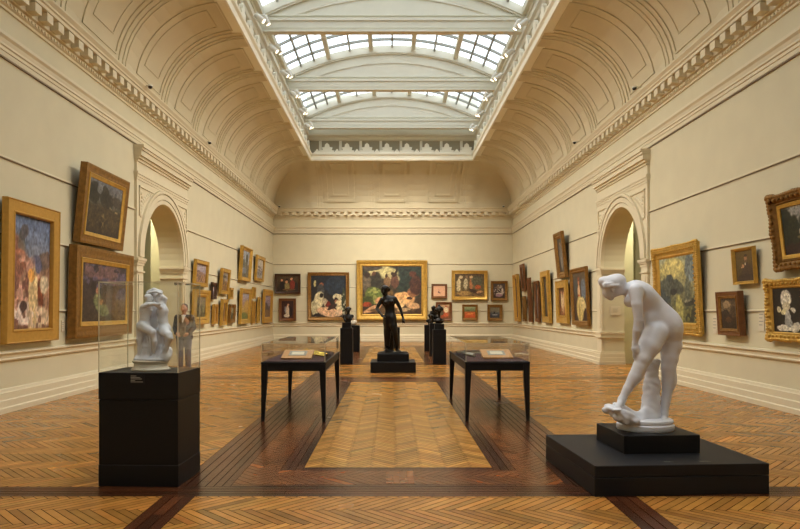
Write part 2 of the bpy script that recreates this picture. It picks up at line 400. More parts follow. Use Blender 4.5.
struct(b.build('trim_hanging_track', M['rail']))
# cornice
CR = [(0, 6.13), (.03, 6.14), (.03, 6.18), (.06, 6.20), (.06, 6.27), (.10, 6.285), (.10, 6.45), (.26, 6.47), (.26, 6.53), (.285, 6.545), (.285, 6.58), (.33, 6.64), (.33, 6.67), (.05, 6.67)]
b = MB(); b.sweep(CR, ringpath, True)
def ringblocks(mb, sp, wd, p0, p1, z0, z1):
    for X, s in ((XL, 1), (XR, -1)):
        n = int((YB-YF-.6)/sp)
        for k in range(n):
            y = YF+.35+k*(YB-YF-.6)/n; xa, xb = sorted((X+s*p0, X+s*p1)); mb.box(xa, xb, y, y+wd, z0, z1)
    n = int((XR-XL-.6)/sp)
    for k in range(n+1):
        x = XL+.25+k*(XR-XL-.6)/n; mb.box(x, x+wd, YB-p1, YB-p0, z0, z1); mb.box(x, x+wd, YF+p0, YF+p1, z0, z1)
ringblocks(b, .36, .19, .09, .25, 6.31, 6.455); ringblocks(b, .10, .05, .055, .078, 6.205, 6.25)
struct(b.build('trim_cornice', M['trim']))

# cove ceiling: quarter round from cornice to the skylight rim
p0, z0, pr, zr = .05, 6.67, 2.13, 8.62
RX0, RX1, RY0, RY1 = XL+pr-.01, XR-pr-.1, YF+pr, YB-pr
def ring2(p):
    t = (p-p0)/(pr-p0); return [(XL+p0+t*(RX0-XL-p0), YF+p), (XL+p0+t*(RX0-XL-p0), YB-p), (XR-p0-t*(XR-p0-RX1), YB-p), (XR-p0-t*(XR-p0-RX1), YF+p)]
def arc(t, off=0):                                       # t 0..1 -> (p,z), off moves towards the room
    a = t*PI/2; A, B = pr-p0, zr-z0
    p = pr-A*math.cos(a); z = z0+B*math.sin(a)
    return (p+off*math.cos(a), z-off*math.sin(a))
b = MB(); b.sweep([arc(i/16) for i in range(17)], ring2, True)
cv = struct(b.build('ceiling_cove', M['cove'], smooth='auto'))
def ystrip(mb, side, a, bb, t0, t1, off, n=10):           # raised band on the side coves from along-coordinate a to bb
    fade = (lambda t: min(1, max(0, (1-t)/.25))) if side in ('back', 'front') else (lambda t: 1)
    pts = [arc(t0+(t1-t0)*i/n, off*fade(t0+(t1-t0)*i/n)) for i in range(n+1)]; low = [arc(t0+(t1-t0)*i/n, -.01) for i in range(n+1)]
    def P(q, c):
        p, z = q; f = ring2(p)
        if side == 'left': return (f[0][0], c, z)
        if side == 'right': return (f[2][0], c, z)
        if side == 'back': return (c, YB-p, z)
        return (c, YF+p, z)
    for i in range(n):
        mb.quad(P(pts[i], a), P(pts[i], bb), P(pts[i+1], bb), P(pts[i+1], a))
        mb.quad(P(pts[i], a), P(pts[i+1], a), P(low[i+1], a), P(low[i], a)); mb.quad(P(pts[i], bb), P(pts[i+1], bb), P(low[i+1], bb), P(low[i], bb))
    for i in (0, n): mb.quad(P(pts[i], a), P(pts[i], bb), P(low[i], bb), P(low[i], a))
b = MB()
def pframe(side, a, bb, t0, t1, w, off):
    dt = w/3.2
    ystrip(b, side, a, a+w, t0, t1, off); ystrip(b, side, bb-w, bb, t0, t1, off)
    ystrip(b, side, a, bb, t0, t0+dt, off, 1); ystrip(b, side, a, bb, t1-dt, t1, off, 1)
def bay(side, c0, c1, rib=True):
    e = 3.2 if side in ('back', 'front') else 1.0; pframe(side, c0+.55, c1-.55, .10, .94, .04*e, .025*e); pframe(side, c0+.85, c1-.85, .2, .84, .03*e, .018*e)
def rib(side, c):
    e = 1.5 if side in ('back', 'front') else .8; m_ = 1; ystrip(b, side, c-.42, c+.42, .0, m_, .03*e); ystrip(b, side, c-.27, c+.27, .0, m_, .06*e); ystrip(b, side, c-.16, c+.16, .0, m_, .085*e)
yk = [14.3+2.62*k for k in range(-7, 7)]
for side in ('left', 'right'):
    for i, y in enumerate(yk):
        if RY0-.2 < y < RY1+.2: rib(side, y)
    for a, c in zip(yk[:-1], yk[1:]):
        if a > RY0-.5 and c < RY1+.5: bay(side, a, c)
for side in ('back', 'front'):
    for x in (-3.8, -1.23, 1.34, 3.9): rib(side, x)
    for a, c in ((-3.8, -1.23), (-1.23, 1.34), (1.34, 3.9)): bay(side, a, c)
struct(b.build('trim_cove_ribs', M['cove']))

# skylight rim, well and cresting
def rimpath(q): return [(RX0+q, RY0+q), (RX0+q, RY1-q), (RX1-q, RY1-q), (RX1-q, RY0+q)]
RIM = [(-.25, 8.60), (-.02, 8.60), (0, 8.57), (.05, 8.58), (.06, 8.66), (.03, 8.70), (.03, 8.80), (.09, 8.84), (.10, 8.90), (.04, 8.93), (-.15, 8.93)]
b = MB(); b.sweep([(q, z) for q, z in RIM], rimpath, True); struct(b.build('trim_skylight_rim', M['rim']))
WZ = 9.95
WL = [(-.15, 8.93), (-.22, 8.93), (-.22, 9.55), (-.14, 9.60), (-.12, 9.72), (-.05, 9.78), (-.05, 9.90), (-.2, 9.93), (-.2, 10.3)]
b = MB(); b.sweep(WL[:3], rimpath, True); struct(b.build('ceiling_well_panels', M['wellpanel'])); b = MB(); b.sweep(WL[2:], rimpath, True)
def wellblocks():
    for x in np.arange(RX0+.4, RX1-.5, .95): b.box(x, x+.12, RY1+.14, RY1+.23, 9.0, 9.55)
    for y in np.arange(RY0+.3, RY1-.5, .95):
        b.box(RX0-.23, RX0-.14, y, y+.12, 9.0, 9.55); b.box(RX1+.14, RX1+.23, y, y+.12, 9.0, 9.55)
wellblocks()
struct(b.build('ceiling_well', M['well']))
b = MB()                                                 # palmette cresting
def palm(o, d, n, big):                                   # at o, along d
    hh, ww = (.48, .34) if big else (.2, .16)
    P = [(-ww, 0), (-ww*.95, .28), (-ww*.6, .3), (-ww*.72, .58), (-ww*.35, .6), (-ww*.28, .85), (0, 1), (ww*.28, .85), (ww*.35, .6), (ww*.72, .58), (ww*.6, .3), (ww*.95, .28), (ww, 0)]
    A = [o+d*u+Vector((0, 0, v*hh)) for u, v in P]; B_ = [q+n*.11 for q in A]; k = len(P)
    b.add(A+B_, [tuple(range(k)), tuple(range(k, 2*k))[::-1]]+[(i, (i+1) % k, (i+1) % k+k, i+k) for i in range(k)])
xs = (RX1-RX0-.2)
for k in range(16):
    palm(Vector((RX0+.33+k*(xs-.45)/15, RY1-.02, 8.92)), Vector((1, 0, 0)), Vector((0, .9, 0)), k % 2 == 1)
ny = int((RY1-RY0)/.475)
for k in range(1, ny):
    y = RY0+k*(RY1-RY0)/ny
    for X, s in ((RX0+.02, -1), (RX1-.02, 1)): palm(Vector((X, y, 8.92)), Vector((0, 1, 0)), Vector((s, 0, 0)), k % 2 == 1)
struct(b.build('trim_cresting', M['rim']))
# girders with lunettes
XC = (RX0+RX1)/2; HW = (RX1-RX0)/2+.2; BY = [29.75-5.15*k for k in range(7)]
BZ = 9.9; ZL = 10.32; RISE = 1.03; RAD = (HW*HW+RISE*RISE)/(2*RISE)
def vz(x, extra=0): return ZL-(RAD-RISE)+math.sqrt(max((RAD+extra)**2-(x-XC)**2, 0))
b = MB()
for i, y in enumerate(BY):
    d = .24
    b.box(XC-HW, XC+HW, y, y+d, BZ, BZ+.06); b.box(XC-HW, XC+HW, y+.05, y+d-.05, BZ+.06, BZ+.34)
    b.box(XC-HW, XC+HW, y+.01, y+d-.01, BZ+.34, ZL); b.box(XC-HW, XC+HW, y+.035, y+d-.035, BZ+.12, BZ+.16)
    n = 24                                                # lunette wall and its raised arch mouldings
    for (z0_, ex, ya, yb) in ((0, 0, y+.1, y+d-.1), (1, 0, y+.03, y+d-.03), (2, -.32, y+.07, y+d-.07)):
        for k in range(n):
            x0_, x1_ = XC-HW+2*HW*k/n, XC-HW+2*HW*(k+1)/n
            top0, top1 = vz(x0_, ex)+ (0 if ex else .02), vz(x1_, ex)+(0 if ex else .02)
            bt0, bt1 = (ZL, ZL) if z0_ == 0 else (top0-.09, top1-.09)
            if ex and (top0 < ZL+.12 or top1 < ZL+.12): continue
            V = [(x0_, ya, bt0), (x1_, ya, bt1), (x1_, ya, top1), (x0_, ya, top0), (x0_, yb, bt0), (x1_, yb, bt1), (x1_, yb, top1), (x0_, yb, top0)]
            b.add(V, [(0, 1, 2, 3), (5, 4, 7, 6), (3, 2, 6, 7), (1, 0, 4, 5)])
    b.box(XC-HW+.3, XC+HW-.3, y+.06, y+d-.06, ZL+.08, ZL+.13)
struct(b.build('trim_girders', M['well']))
# glazed barrel roof
g = MB(); bars = MB(); n = 20; G0 = .22
ya, yb = RY0-.3, RY1+.3
for k in range(n):
    x0_, x1_ = XC-HW+2*HW*k/n, XC-HW+2*HW*(k+1)/n
    g.quad((x0_, ya, vz(x0_, G0)), (x1_, ya, vz(x1_, G0)), (x1_, yb, vz(x1_, G0)), (x0_, yb, vz(x0_, G0)))
def longbar(x, w, t):
    z = vz(x, G0); bars.box(x-w/2, x+w/2, ya, yb, z-t, z+.02)
for x in (-2.4, -.8, .8, 2.4): longbar(XC+x, .16, .16)
for x in (-3.95, 3.95): longbar(XC+x, .14, .2)
main = bars; bars = MB()
for x in (-3.45, -2.95, -1.6, 0, 1.6, 2.95, 3.45): longbar(XC+x, .06, .07)
def crossbar(y, w, t):
    for k in range(n):
        x0_, x1_ = XC-HW+2*HW*k/n, XC-HW+2*HW*(k+1)/n; za, zb = vz(x0_, G0), vz(x1_, G0)
        V = [(x0_, y, za-t), (x1_, y, zb-t), (x1_, y, zb+.02), (x0_, y, za+.02), (x0_, y+w, za-t), (x1_, y+w, zb-t), (x1_, y+w, zb+.02), (x0_, y+w, za+.02)]
        bars.add(V, [(0, 1, 2, 3), (5, 4, 7, 6), (3, 2, 6, 7), (1, 0, 4, 5)])
for y in BY:
    for j in range(1, 6): crossbar(y-5.15*j/6+.17, .06, .07)
fine = bars; bars = main
for y in BY: crossbar(y, .24, .25)
for s in (-1, 1):                                         # sill from the well wall up to the glass
    bars.box(*sorted((XC+s*(HW-.03), XC+s*(HW+.1))), ya, yb, 10.28, 10.62)
bars.box(XC-HW, XC+HW, RY1+.18, RY1+.3, 10.2, 11.7); bars.box(XC-HW, XC+HW, RY0-.3, RY0-.18, 10.2, 11.7)
wf = struct(bars.build('window_1', M['well'])); gg = g.build('glass', M['roofglass'], wf); fine.build('glazing_bars', M['bar'], wf)
b = MB()                                                 # thin crossed tie rods in each bay
for y in BY[:-1]:
    for s in (-1, 1): b.tube([(XC-s*HW*.85, y, BZ+.3), (XC+s*HW*.85, y-4.9, BZ+.3)], .008, 5)
struct(b.build('trim_tie_rods', M['well']))

# ------------------------------------------------------------------ PORTALS
for side, (yc, X, p, s) in PORT.items():
    s2 = -s; Xf = X+s2*p; b = MB()
    y0, y1 = yc-PWH, yc+PWH
    archface(b, Xf, yc, y0, y1, 5.05); archreveal(b, Xf, X+s*.01, yc)
    for y in (y0, y1): b.quad((X, y, 0), (Xf, y, 0), (Xf, y, 5.05), (X, y, 5.05))
    def pb(pa, pb_, ya, yb, za, zb): b.box(*sorted((X+s2*pa, X+s2*pb_)), ya, yb, za, zb)
    # entablature, architrave
    for pp, za, zb in ((.03, 5.0, 5.06), (.07, 5.06, 5.12), (.12, 5.12, 5.24), (.15, 5.24, 5.30), (.18, 5.30, 5.36)): pb(0, p+pp, y0-pp*.3, y1+pp*.3, za, zb)
    for pp, za, zb in ((.012, 4.58, 4.64), (.025, 4.64, 4.70), (.04, 4.70, 4.76)): pb(0, p+pp, y0-pp, y1+pp, za, zb)
    # archivolt rings
    n = 32
    for r0, r1, t in ((AR+.0, AR+.10, .03), (AR+.12, AR+.24, .045), (AR+.27, AR+.34, .06)):
        for k in range(n):
            a0, a1 = PI*k/n, PI*(k+1)/n; V = []
            for xx in (Xf, Xf+s2*t):
                for r, a in ((r0, a0), (r1, a0), (r1, a1), (r0, a1)):
                    V.append((xx, min(max(yc+r*math.cos(a), y0), y1), ZS+r*math.sin(a)))
            b.add(V, [(4, 5, 6, 7), (0, 1, 5, 4), (1, 2, 6, 5), (2, 3, 7, 6), (3, 0, 4, 7)])
    # impost capitals on both jambs (wrap into the reveal) and pier panels, base and dado rings
    for ya, yb, inn in ((y0, yc-AR, 1), (yc+AR, y1, -1)):
        for pp, za, zb in ((.06, 2.71, 2.77), (.04, 2.66, 2.71), (.02, 2.60, 2.66), (.03, 2.44, 2.47), (.05, .88, .93), (.03, .80, .88), (.045, .765, .80), (.10, 0, .09), (.075, .09, .2), (.055, .2, .31), (.03, .31, .36)):
            a_ = ya-pp if inn == 1 else ya-pp; b_ = yb+pp
            b.box(*sorted((X+s*TH, X+s2*(p+pp))), a_, b_, za, zb)
        b.box(*sorted((Xf, Xf+s2*.02)), ya+.07, yb-.07, 1.05, 2.38)
    # spandrel ornaments: triangular border with leaf scrolls
    for q in (-1, 1):
        yo = yc+q*(PWH-.12); 
        for k in range(3):
            e = .10*k
            b.box(*sorted((Xf, Xf+s2*.03)), *sorted((yo-q*e*.0, yo-q*.035)), 3.75+e, 4.45) if k == 0 else None
        b.box(*sorted((Xf, Xf+s2*.03)), *sorted((yo, yo-q*.95)), 4.42, 4.455)
        for k in range(7):
            t = k/6; yy = yo-q*(.12+.55*t); zz = 4.36-.06*math.sin(t*3)-.5*(1-t)**2*.7
            b.ball((Xf, yy, zz), (.04, .085-.03*t, .06), 8, 5); b.ball((Xf, yo-q*(.13+.05*math.sin(k)), 4.3-.09*k), (.035, .06, .05), 8, 5)
    struct(b.build('trim_portal_'+side, M['trim']))

# ------------------------------------------------------------------ PAINTED CANVASES
def vnoise(u, v, f, seed):
    r = np.random.default_rng(seed); G = r.random((64, 64)); x = (u*f) % 63; y = (v*f) % 63
    i = x.astype(int); j = y.astype(int); a = x-i; b = y-j; a = a*a*(3-2*a); b = b*b*(3-2*b)
    return (G[i, j]*(1-a)+G[i+1, j]*a)*(1-b)+(G[i, j+1]*(1-a)+G[i+1, j+1]*a)*b
def paint(w, h, spec, seed, cell=None):
    cell = cell or max(w, h)/90
    nu, nv = max(6, int(w/cell)), max(6, int(h/cell)); nu, nv = min(nu, 110), min(nv, 110)
    U, V = np.meshgrid(np.linspace(0, 1, nu+1), np.linspace(0, 1, nv+1), indexing='ij')
    wob = .03; U2 = U+wob*(vnoise(U, V, 14, seed+1)-.5); V2 = V+wob*(vnoise(U, V, 14, seed+2)-.5)
    g = spec['bg']; vs = [q[0] for q in g]; col = np.stack([np.interp(V2, vs, [q[1][c] for q in g]) for c in range(3)], -1)
    for s in spec.get('s', []):
        if s[0] == 'e':
            _, cx, cy, rx, ry, an, c = s[:7]; a = math.radians(an); du, dv = (U2-cx), (V2-cy)
            x = du*math.cos(a)+dv*math.sin(a); y = -du*math.sin(a)+dv*math.cos(a)
            m = np.clip((1.0-np.sqrt((x/rx)**2+(y/ry)**2))*6+.5, 0, 1)
        elif s[0] == 'n':                                  # noisy patch: centre, size, colour, frequency
            _, cx, cy, rx, ry, fr, c = s[:7]
            m = np.clip((1-((U-cx)/rx)**2-((V-cy)/ry)**2)*2, 0, 1)*(vnoise(U, V, fr, seed+int(fr)+int(cx*50)) > .5)
        m = m[..., None]*(s[7] if len(s) > 7 else 1); col = col*(1-m)+np.array(c, float)*m
    amp = spec.get('n', .25); nn = (vnoise(U, V, 22, seed+5)-.5)*amp+(vnoise(U, V, 47, seed+6)-.5)*amp+(vnoise(U+.3, V*.7, 61, seed+7)-.5)*amp*.8
    col = np.clip(col*(1+nn[..., None])+(vnoise(U, V, 30, seed+9)-.5)[..., None]*np.array([8, 4, -4]), 3, 252)
    vs = [((U[i, j]-.5)*w, 0, (V[i, j]-.5)*h) for i in range(nu+1) for j in range(nv+1)]
    fs = [(i*(nv+1)+j, (i+1)*(nv+1)+j, (i+1)*(nv+1)+j+1, i*(nv+1)+j+1) for i in range(nu) for j in range(nv)]
    me = bpy.data.meshes.new('canvas'); me.from_pydata(vs, [], fs); me.update(); me.materials.append(M['canvas'])
    at_ = me.color_attributes.new('paint', 'FLOAT_COLOR', 'POINT'); L = lin(col.reshape(-1, 3)); at_.data.foreach_set('color', np.concatenate([L, np.ones((len(L), 1))], 1).astype(np.float32).ravel())
    return me
def framemesh(w, h, prof):                                # prof: list of (inset, front depth); back at y=0
    b = MB(); P = [(0, 0)]+prof+[(prof[-1][0], 0.01)]; vs = []; fs = []
    for i_, d in P:
        for sx, sz in ((-1, -1), (1, -1), (1, 1), (-1, 1)): vs.append((sx*(w/2-i_), -d, h/2+sz*(h/2-i_)))
    for a in range(len(P)-1):
        for k in range(4): fs.append((a*4+k, a*4+(k+1) % 4, (a+1)*4+(k+1) % 4, (a+1)*4+k))
    b.add(vs, fs); return b
def ornate(b, w, h, bw, d, size):                         # carved scrolls, swelling at the corners and centres
    def swell(t): return 1+.9*math.exp(-((t)/.12)**2)+.9*math.exp(-((t-1)/.12)**2)+.45*math.exp(-((t-.5)/.1)**2)
    for (ax, L, fixed, sg) in (('x', w, 0, -1), ('x', w, h, 1), ('z', h, -w/2, -1), ('z', h, w/2, 1)):
        n = max(8, int(L/(size*.9)))
        for k in range(n+1):
            t = k/n; r = size*(.5+.5*swell(t)*.55)*(.85+.3*random.random()); o = sg*size*.35*(swell(t)-1)
            c = (-w/2+t*w, -d*.75, fixed+o) if ax == 'x' else (fixed+o, -d*.75, t*h)
            b.ball(c, (r*.75, r*.8, r*.75), 7, 5)
            c2 = (c[0], -d*1.0, c[2]-sg*bw*.45) if ax == 'x' else (c[0]-sg*bw*.45, -d*1.0, c[2])
            if k % 2: b.ball(c2, (r*.55, r*.5, r*.55), 6, 4)
STY = {
 'box': lambda bw, d: [(0, d*.95), (bw*.1, d), (bw*.3, d*.96), (bw*.5, d*.88), (bw*.65, d*.9), (bw, d*.8)],
 'flat': lambda bw, d: [(0, d*.8), (bw*.06, d), (bw*.12, d*.85), (bw*.8, d*.8), (bw*.86, d*.95), (bw*.93, d*.9), (bw, d*.5)],
 'deep': lambda bw, d: [(0, d*.9), (bw*.08, d), (bw*.3, d*.95), (bw*.45, d*.7), (bw*.6, d*.62), (bw*.7, d*.72), (bw*.8, d*.6), (bw, d*.4)],
 'swept': lambda bw, d: [(0, d*.7), (bw*.12, d), (bw*.28, d*.96), (bw*.5, d*.6), (bw*.7, d*.45), (bw*.85, d*.55), (bw, d*.35)],
}
NP = [0]
def picture(label, loc, rz, w, h, bw, d, style, m, spec, tilt=2, slip=None, group=None, orn=0, cat='painting'):
    bw = min(bw, .2*w); NP[0] += 1; seed = NP[0]*13
    t = thing('framed_painting', label, cat, loc, rz, group, rx=math.radians(tilt))
    b = framemesh(w, h, STY[style](bw, d))
    if orn: ornate(b, w, h, bw, d, orn)
    b.build('frame', M[m], t, smooth='auto')
    ins = bw; kd = 1.75 if style == 'box' else 1
    if slip:
        sw, sm = slip; q = framemesh(w-2*bw, h-2*bw, [(0, d*.5*kd), (sw*.15, d*.54*kd), (sw*.3, d*.5*kd), (sw*.9, d*.46*kd), (sw, d*.42*kd)])
        for i in range(len(q.v)): q.v[i] = (q.v[i][0], q.v[i][1], q.v[i][2]+bw)
        q.build('inner_frame', M[sm], t, smooth='auto'); ins += sw
    me = paint(w-2*ins+.01, h-2*ins+.01, spec, seed); c = bpy.data.objects.new('canvas', me); C.objects.link(c); c.parent = t; c.location = (0, -d*(.70 if kd > 1 else .28), h/2)
    bk = MB(); bk.box(-w/2+.02, w/2-.02, -.012, 0, .02, h-.02); bk.build('backing', M['dark'], t)
    return t
def side_picture(side, xn, xf, yt, yb, label, bw, style, m, spec, tilt=2, d=.09, **kw):
    off = .035; X = XL+off if side == 'left' else XR-off
    k = lambda px: abs(X)*F/abs(px-CX)
    ya, yb_ = k(xn), (abs(X)-d*.95)*F/abs(xf-CX); zb = H+(CY-yb)*ya/F; zt = H+(CY-yt)*ya/F
    w = abs(yb_-ya); hh = (zt-zb)/math.cos(math.radians(tilt))
    return picture(label, (X, (ya+yb_)/2, zb), PI/2 if side == 'left' else -PI/2, w, hh, bw, d, style, m, spec, tilt, **kw)
def back_picture(x0, x1, yt, yb, label, bw, style, m, spec, tilt=1.5, d=.09, **kw):
    Y = YB-.035; a = at(x0, yb, Y); c = at(x1, yt, Y)
    return picture(label, ((a.x+c.x)/2, Y, a.z), 0, c.x-a.x, c.z-a.z, bw, d, style, m, spec, tilt, **kw)
def E(cx, cy, rx, ry, an, c, o=1): return ('e', cx, cy, rx, ry, an, c, o)
def N(cx, cy, rx, ry, fr, c, o=1): return ('n', cx, cy, rx, ry, fr, c, o)
#PICTURES
exec_pictures = True
# left wall, near to far
side_picture('left', 0, 59, 196, 344.5, 'tall canyon landscape under blue sky in broad flat gold frame, nearest on left wall', .22, 'flat', 'goldf',
 {'bg': [(0, (120, 84, 66)), (.3, (170, 130, 104)), (.55, (150, 116, 96)), (.66, (122, 128, 144)), (1, (94, 112, 148))], 'n': .35,
  's': [E(.1, .62, .25, .2, 0, (150, 100, 80)), E(.25, .74, .09, .16, 0, (100, 100, 92), .7), E(.3, .86, .12, .07, 20, (84, 80, 84)), E(.35, .6, .3, .07, -20, (150, 96, 74)), E(.85, .62, .25, .08, 10, (110, 92, 84)),
        E(.62, .58, .15, .09, 0, (96, 96, 124)), N(.3, .4, .5, .3, 9, (196, 150, 130)), N(.3, .25, .5, .3, 13, (128, 84, 72)), E(.55, .25, .13, .3, -5, (214, 186, 136)), E(.5, .48, .09, .06, 0, (226, 164, 84)),
        E(.75, .3, .07, .16, 15, (120, 62, 36)), E(.85, .4, .12, .08, 0, (208, 190, 160)), N(.35, .14, .4, .12, 15, (226, 204, 190)), N(.7, .1, .4, .12, 12, (206, 180, 150)), E(.3, .2, .1, .05, 0, (76, 56, 50))]}, tilt=.8, d=.1)
side_picture('left', 72.5, 123, 161, 241, 'dusky wooded landscape in gilt frame, tilted forward, high on left wall', .15, 'box', 'oldgold',
 {'bg': [(0, (52, 44, 36)), (.5, (66, 58, 44)), (.62, (92, 90, 84)), (1, (104, 106, 112))], 'n': .35,
  's': [E(.15, .75, .16, .2, 0, (44, 42, 34)), E(.45, .75, .13, .2, 0, (48, 46, 38)), E(.6, .66, .12, .15, 0, (46, 44, 38)), E(.3, .85, .07, .1, 0, (112, 112, 112)), E(.85, .7, .2, .1, -10, (66, 60, 54)),
        E(.45, .28, .05, .14, 0, (120, 104, 70)), E(.42, .2, .04, .06, 0, (40, 32, 26)), E(.66, .56, .05, .015, -30, (150, 146, 120)), N(.5, .3, .6, .3, 14, (74, 62, 44)), E(.85, .5, .05, .02, 0, (130, 116, 84))]}, tilt=6, d=.14, slip=(.08, 'gold'))
side_picture('left', 66.7, 132, 244, 338.5, 'dark garden painting of seated woman in green in broad gold frame, under tilted landscape', .21, 'box', 'oldgold',
 {'bg': [(0, (64, 52, 40)), (.4, (60, 48, 42)), (1, (50, 44, 50))], 'n': .4,
  's': [N(.5, .8, .6, .3, 16, (86, 76, 96)), N(.4, .9, .5, .2, 11, (110, 84, 84)), E(.7, .7, .14, .05, 0, (150, 110, 120), .7), E(.9, .45, .16, .16, 0, (92, 90, 108), .8), E(.85, .2, .2, .2, 0, (96, 80, 60), .8), E(.6, .35, .14, .25, -20, (92, 70, 60), .7),
        E(.33, .32, .08, .17, 20, (104, 110, 76)), E(.45, .2, .14, .1, -30, (110, 116, 80)), E(.34, .4, .07, .09, 0, (120, 122, 84)), E(.31, .53, .03, .05, -15, (188, 130, 96)), E(.41, .35, .05, .05, 0, (156, 112, 72)), E(.24, .6, .06, .1, 0, (40, 32, 30))]}, tilt=1.5, d=.16, slip=(.09, 'gold'))
land = lambda sky, ground, dark, extra=(): {'bg': [(0, ground), (.45, ground), (.55, sky), (1, sky)], 'n': .35, 's': [N(.5, .3, .7, .3, 11, dark), E(.3, .55, .2, .12, 0, dark)]+list(extra)}
side_picture('left', 192, 207.7, 258.6, 285.5, 'gold-framed town view with violet sky, just past left arch, highest there', .12, 'flat', 'gold',
 land((160, 150, 160), (150, 116, 84), (112, 90, 80), [E(.5, .5, .3, .1, 0, (138, 110, 96))]), tilt=4)
side_picture('left', 191, 209.5, 289, 324.5, 'gold-framed green landscape with broad top rail, partly behind glass case, beside left arch', .22, 'deep', 'gold',
 land((120, 110, 90), (96, 90, 56), (66, 62, 44), [E(.8, .5, .1, .3, 0, (116, 112, 80))]), tilt=2.5, d=.14)
side_picture('left', 209.8, 216.8, 282, 299, 'small dark-framed figure painting in white and blue on left wall', .13, 'deep', 'dark',
 {'bg': [(0, (70, 50, 40)), (1, (60, 46, 50))], 's': [E(.5, .5, .25, .35, 0, (196, 180, 176)), E(.5, .3, .15, .2, 0, (60, 66, 100)), E(.5, .8, .1, .08, 0, (200, 150, 110))]}, tilt=3)
side_picture('left', 218.3, 229, 267.7, 293.5, 'tilted gold-framed field landscape hanging above slender figure picture on left wall', .13, 'flat', 'gold',
 land((150, 140, 130), (140, 104, 62), (100, 80, 56), [E(.5, .75, .3, .08, 0, (80, 70, 60))]), tilt=5)
side_picture('left', 227.8, 233, 287.5, 299, 'tiny gold-framed picture in brown and cream, hanging alone between taller ones on left wall', .12, 'flat', 'gold',
 {'bg': [(0, (120, 90, 60)), (1, (150, 120, 84))], 's': [E(.5, .5, .25, .25, 0, (70, 60, 50)), E(.5, .7, .1, .1, 0, (200, 170, 130))]}, tilt=3)
side_picture('left', 211.5, 218, 304, 324, 'small gold-framed figure in ochre, leftmost of low row past left arch', .1, 'flat', 'goldf',
 {'bg': [(0, (170, 130, 70)), (1, (190, 160, 110))], 's': [E(.5, .45, .2, .3, 10, (120, 60, 40)), E(.6, .6, .12, .12, 0, (226, 206, 170))]}, tilt=2)
side_picture('left', 219.3, 227, 299, 325.5, 'tall narrow gold frame with dark standing figure on tan ground, left wall', .14, 'flat', 'gold',
 {'bg': [(0, (150, 110, 60)), (1, (120, 96, 64))], 's': [E(.5, .55, .16, .32, 0, (40, 36, 34)), E(.5, .82, .08, .05, 0, (170, 130, 90))]}, tilt=3)
side_picture('left', 228, 235.3, 304, 323, 'small brown-gold framed woodland picture, low beside tall narrow figure', .13, 'deep', 'oldgold',
 land((130, 120, 90), (96, 84, 50), (60, 56, 38)), tilt=2.5)
side_picture('left', 238, 250.8, 245, 280, 'tall gold-framed river landscape with tree, large and high on left wall', .16, 'swept', 'gold',
 land((146, 152, 164), (108, 100, 84), (80, 84, 72), [E(.7, .7, .16, .2, 0, (74, 76, 60)), E(.4, .25, .3, .12, 0, (118, 124, 132))]), tilt=4, d=.14)
side_picture('left', 254, 263.8, 254.5, 280.5, 'pale beach scene in bright gold frame, high and nearest far-left corner', .16, 'flat', 'gold',
 {'bg': [(0, (150, 146, 140)), (.5, (176, 168, 158)), (1, (190, 186, 178))], 's': [N(.5, .35, .6, .3, 16, (100, 96, 104)), E(.4, .6, .3, .05, 0, (120, 110, 110))]}, tilt=4)
side_picture('left', 238, 250.5, 288, 324, 'gold-framed hay meadow with violet sky, large in low row of left wall', .19, 'deep', 'gold',
 {'bg': [(0, (120, 110, 50)), (.4, (170, 140, 76)), (.6, (146, 120, 110)), (1, (150, 146, 160))], 's': [E(.75, .5, .3, .25, 0, (170, 136, 70)), E(.4, .1, .5, .15, 0, (96, 104, 50))]}, tilt=3, d=.12)
side_picture('left', 251.3, 255.6, 287, 298.5, 'tiny brown panel in gold frame, left wall above two narrow gold frames', .14, 'flat', 'gold',
 land((150, 110, 70), (120, 80, 50), (80, 56, 40)), tilt=3)
side_picture('left', 251.2, 255.2, 301, 323.6, 'narrow bright gold frame around yellow picture, first of a close pair on left wall', .16, 'flat', 'goldf',
 land((190, 170, 90), (170, 140, 60), (140, 110, 50)), tilt=2)
side_picture('left', 256.3, 260, 297, 323, 'narrow gold frame around grey-green picture, second of a close pair on left wall', .16, 'flat', 'gold',
 land((150, 140, 90), (110, 100, 60), (80, 76, 50)), tilt=2)
side_picture('left', 261.8, 272.3, 289, 323.2, 'orange-gold framed violet evening landscape, last low picture before far-left corner', .28, 'deep', 'goldf',
 land((146, 130, 140), (104, 84, 74), (76, 62, 64), [E(.5, .2, .4, .15, 0, (120, 92, 60))]), tilt=2, d=.12)
# far wall
back_picture(274.9, 300.7, 273.8, 293.8, 'dark family group painting in dark wooden frame, far wall beside left corner', .12, 'deep', 'dark',
 {'bg': [(0, (44, 30, 22)), (1, (76, 58, 34))], 's': [E(.25, .35, .13, .28, 0, (30, 24, 22)), E(.22, .72, .05, .08, 0, (196, 136, 96)), E(.47, .3, .12, .28, 0, (130, 116, 70)), E(.45, .62, .05, .08, 0, (196, 140, 100)), E(.47, .78, .06, .05, 0, (30, 22, 18)), E(.72, .42, .13, .32, 0, (122, 44, 30)), E(.68, .8, .05, .08, 0, (206, 150, 110)), E(.9, .3, .08, .3, 0, (36, 28, 24)), E(.55, .12, .3, .06, 0, (96, 66, 40))]})
back_picture(279, 296.3, 298.3, 321, 'red-brown framed painting of a woman in a long white dress, far wall', .14, 'swept', 'brown',
 {'bg': [(0, (70, 34, 26)), (1, (52, 30, 26))], 's': [E(.5, .4, .14, .36, 0, (196, 176, 150)), E(.42, .16, .24, .1, 0, (206, 190, 164)), E(.56, .78, .07, .07, 0, (190, 140, 106)), E(.32, .5, .06, .2, 0, (150, 150, 156), .8), E(.78, .4, .1, .3, 0, (36, 22, 20))]})
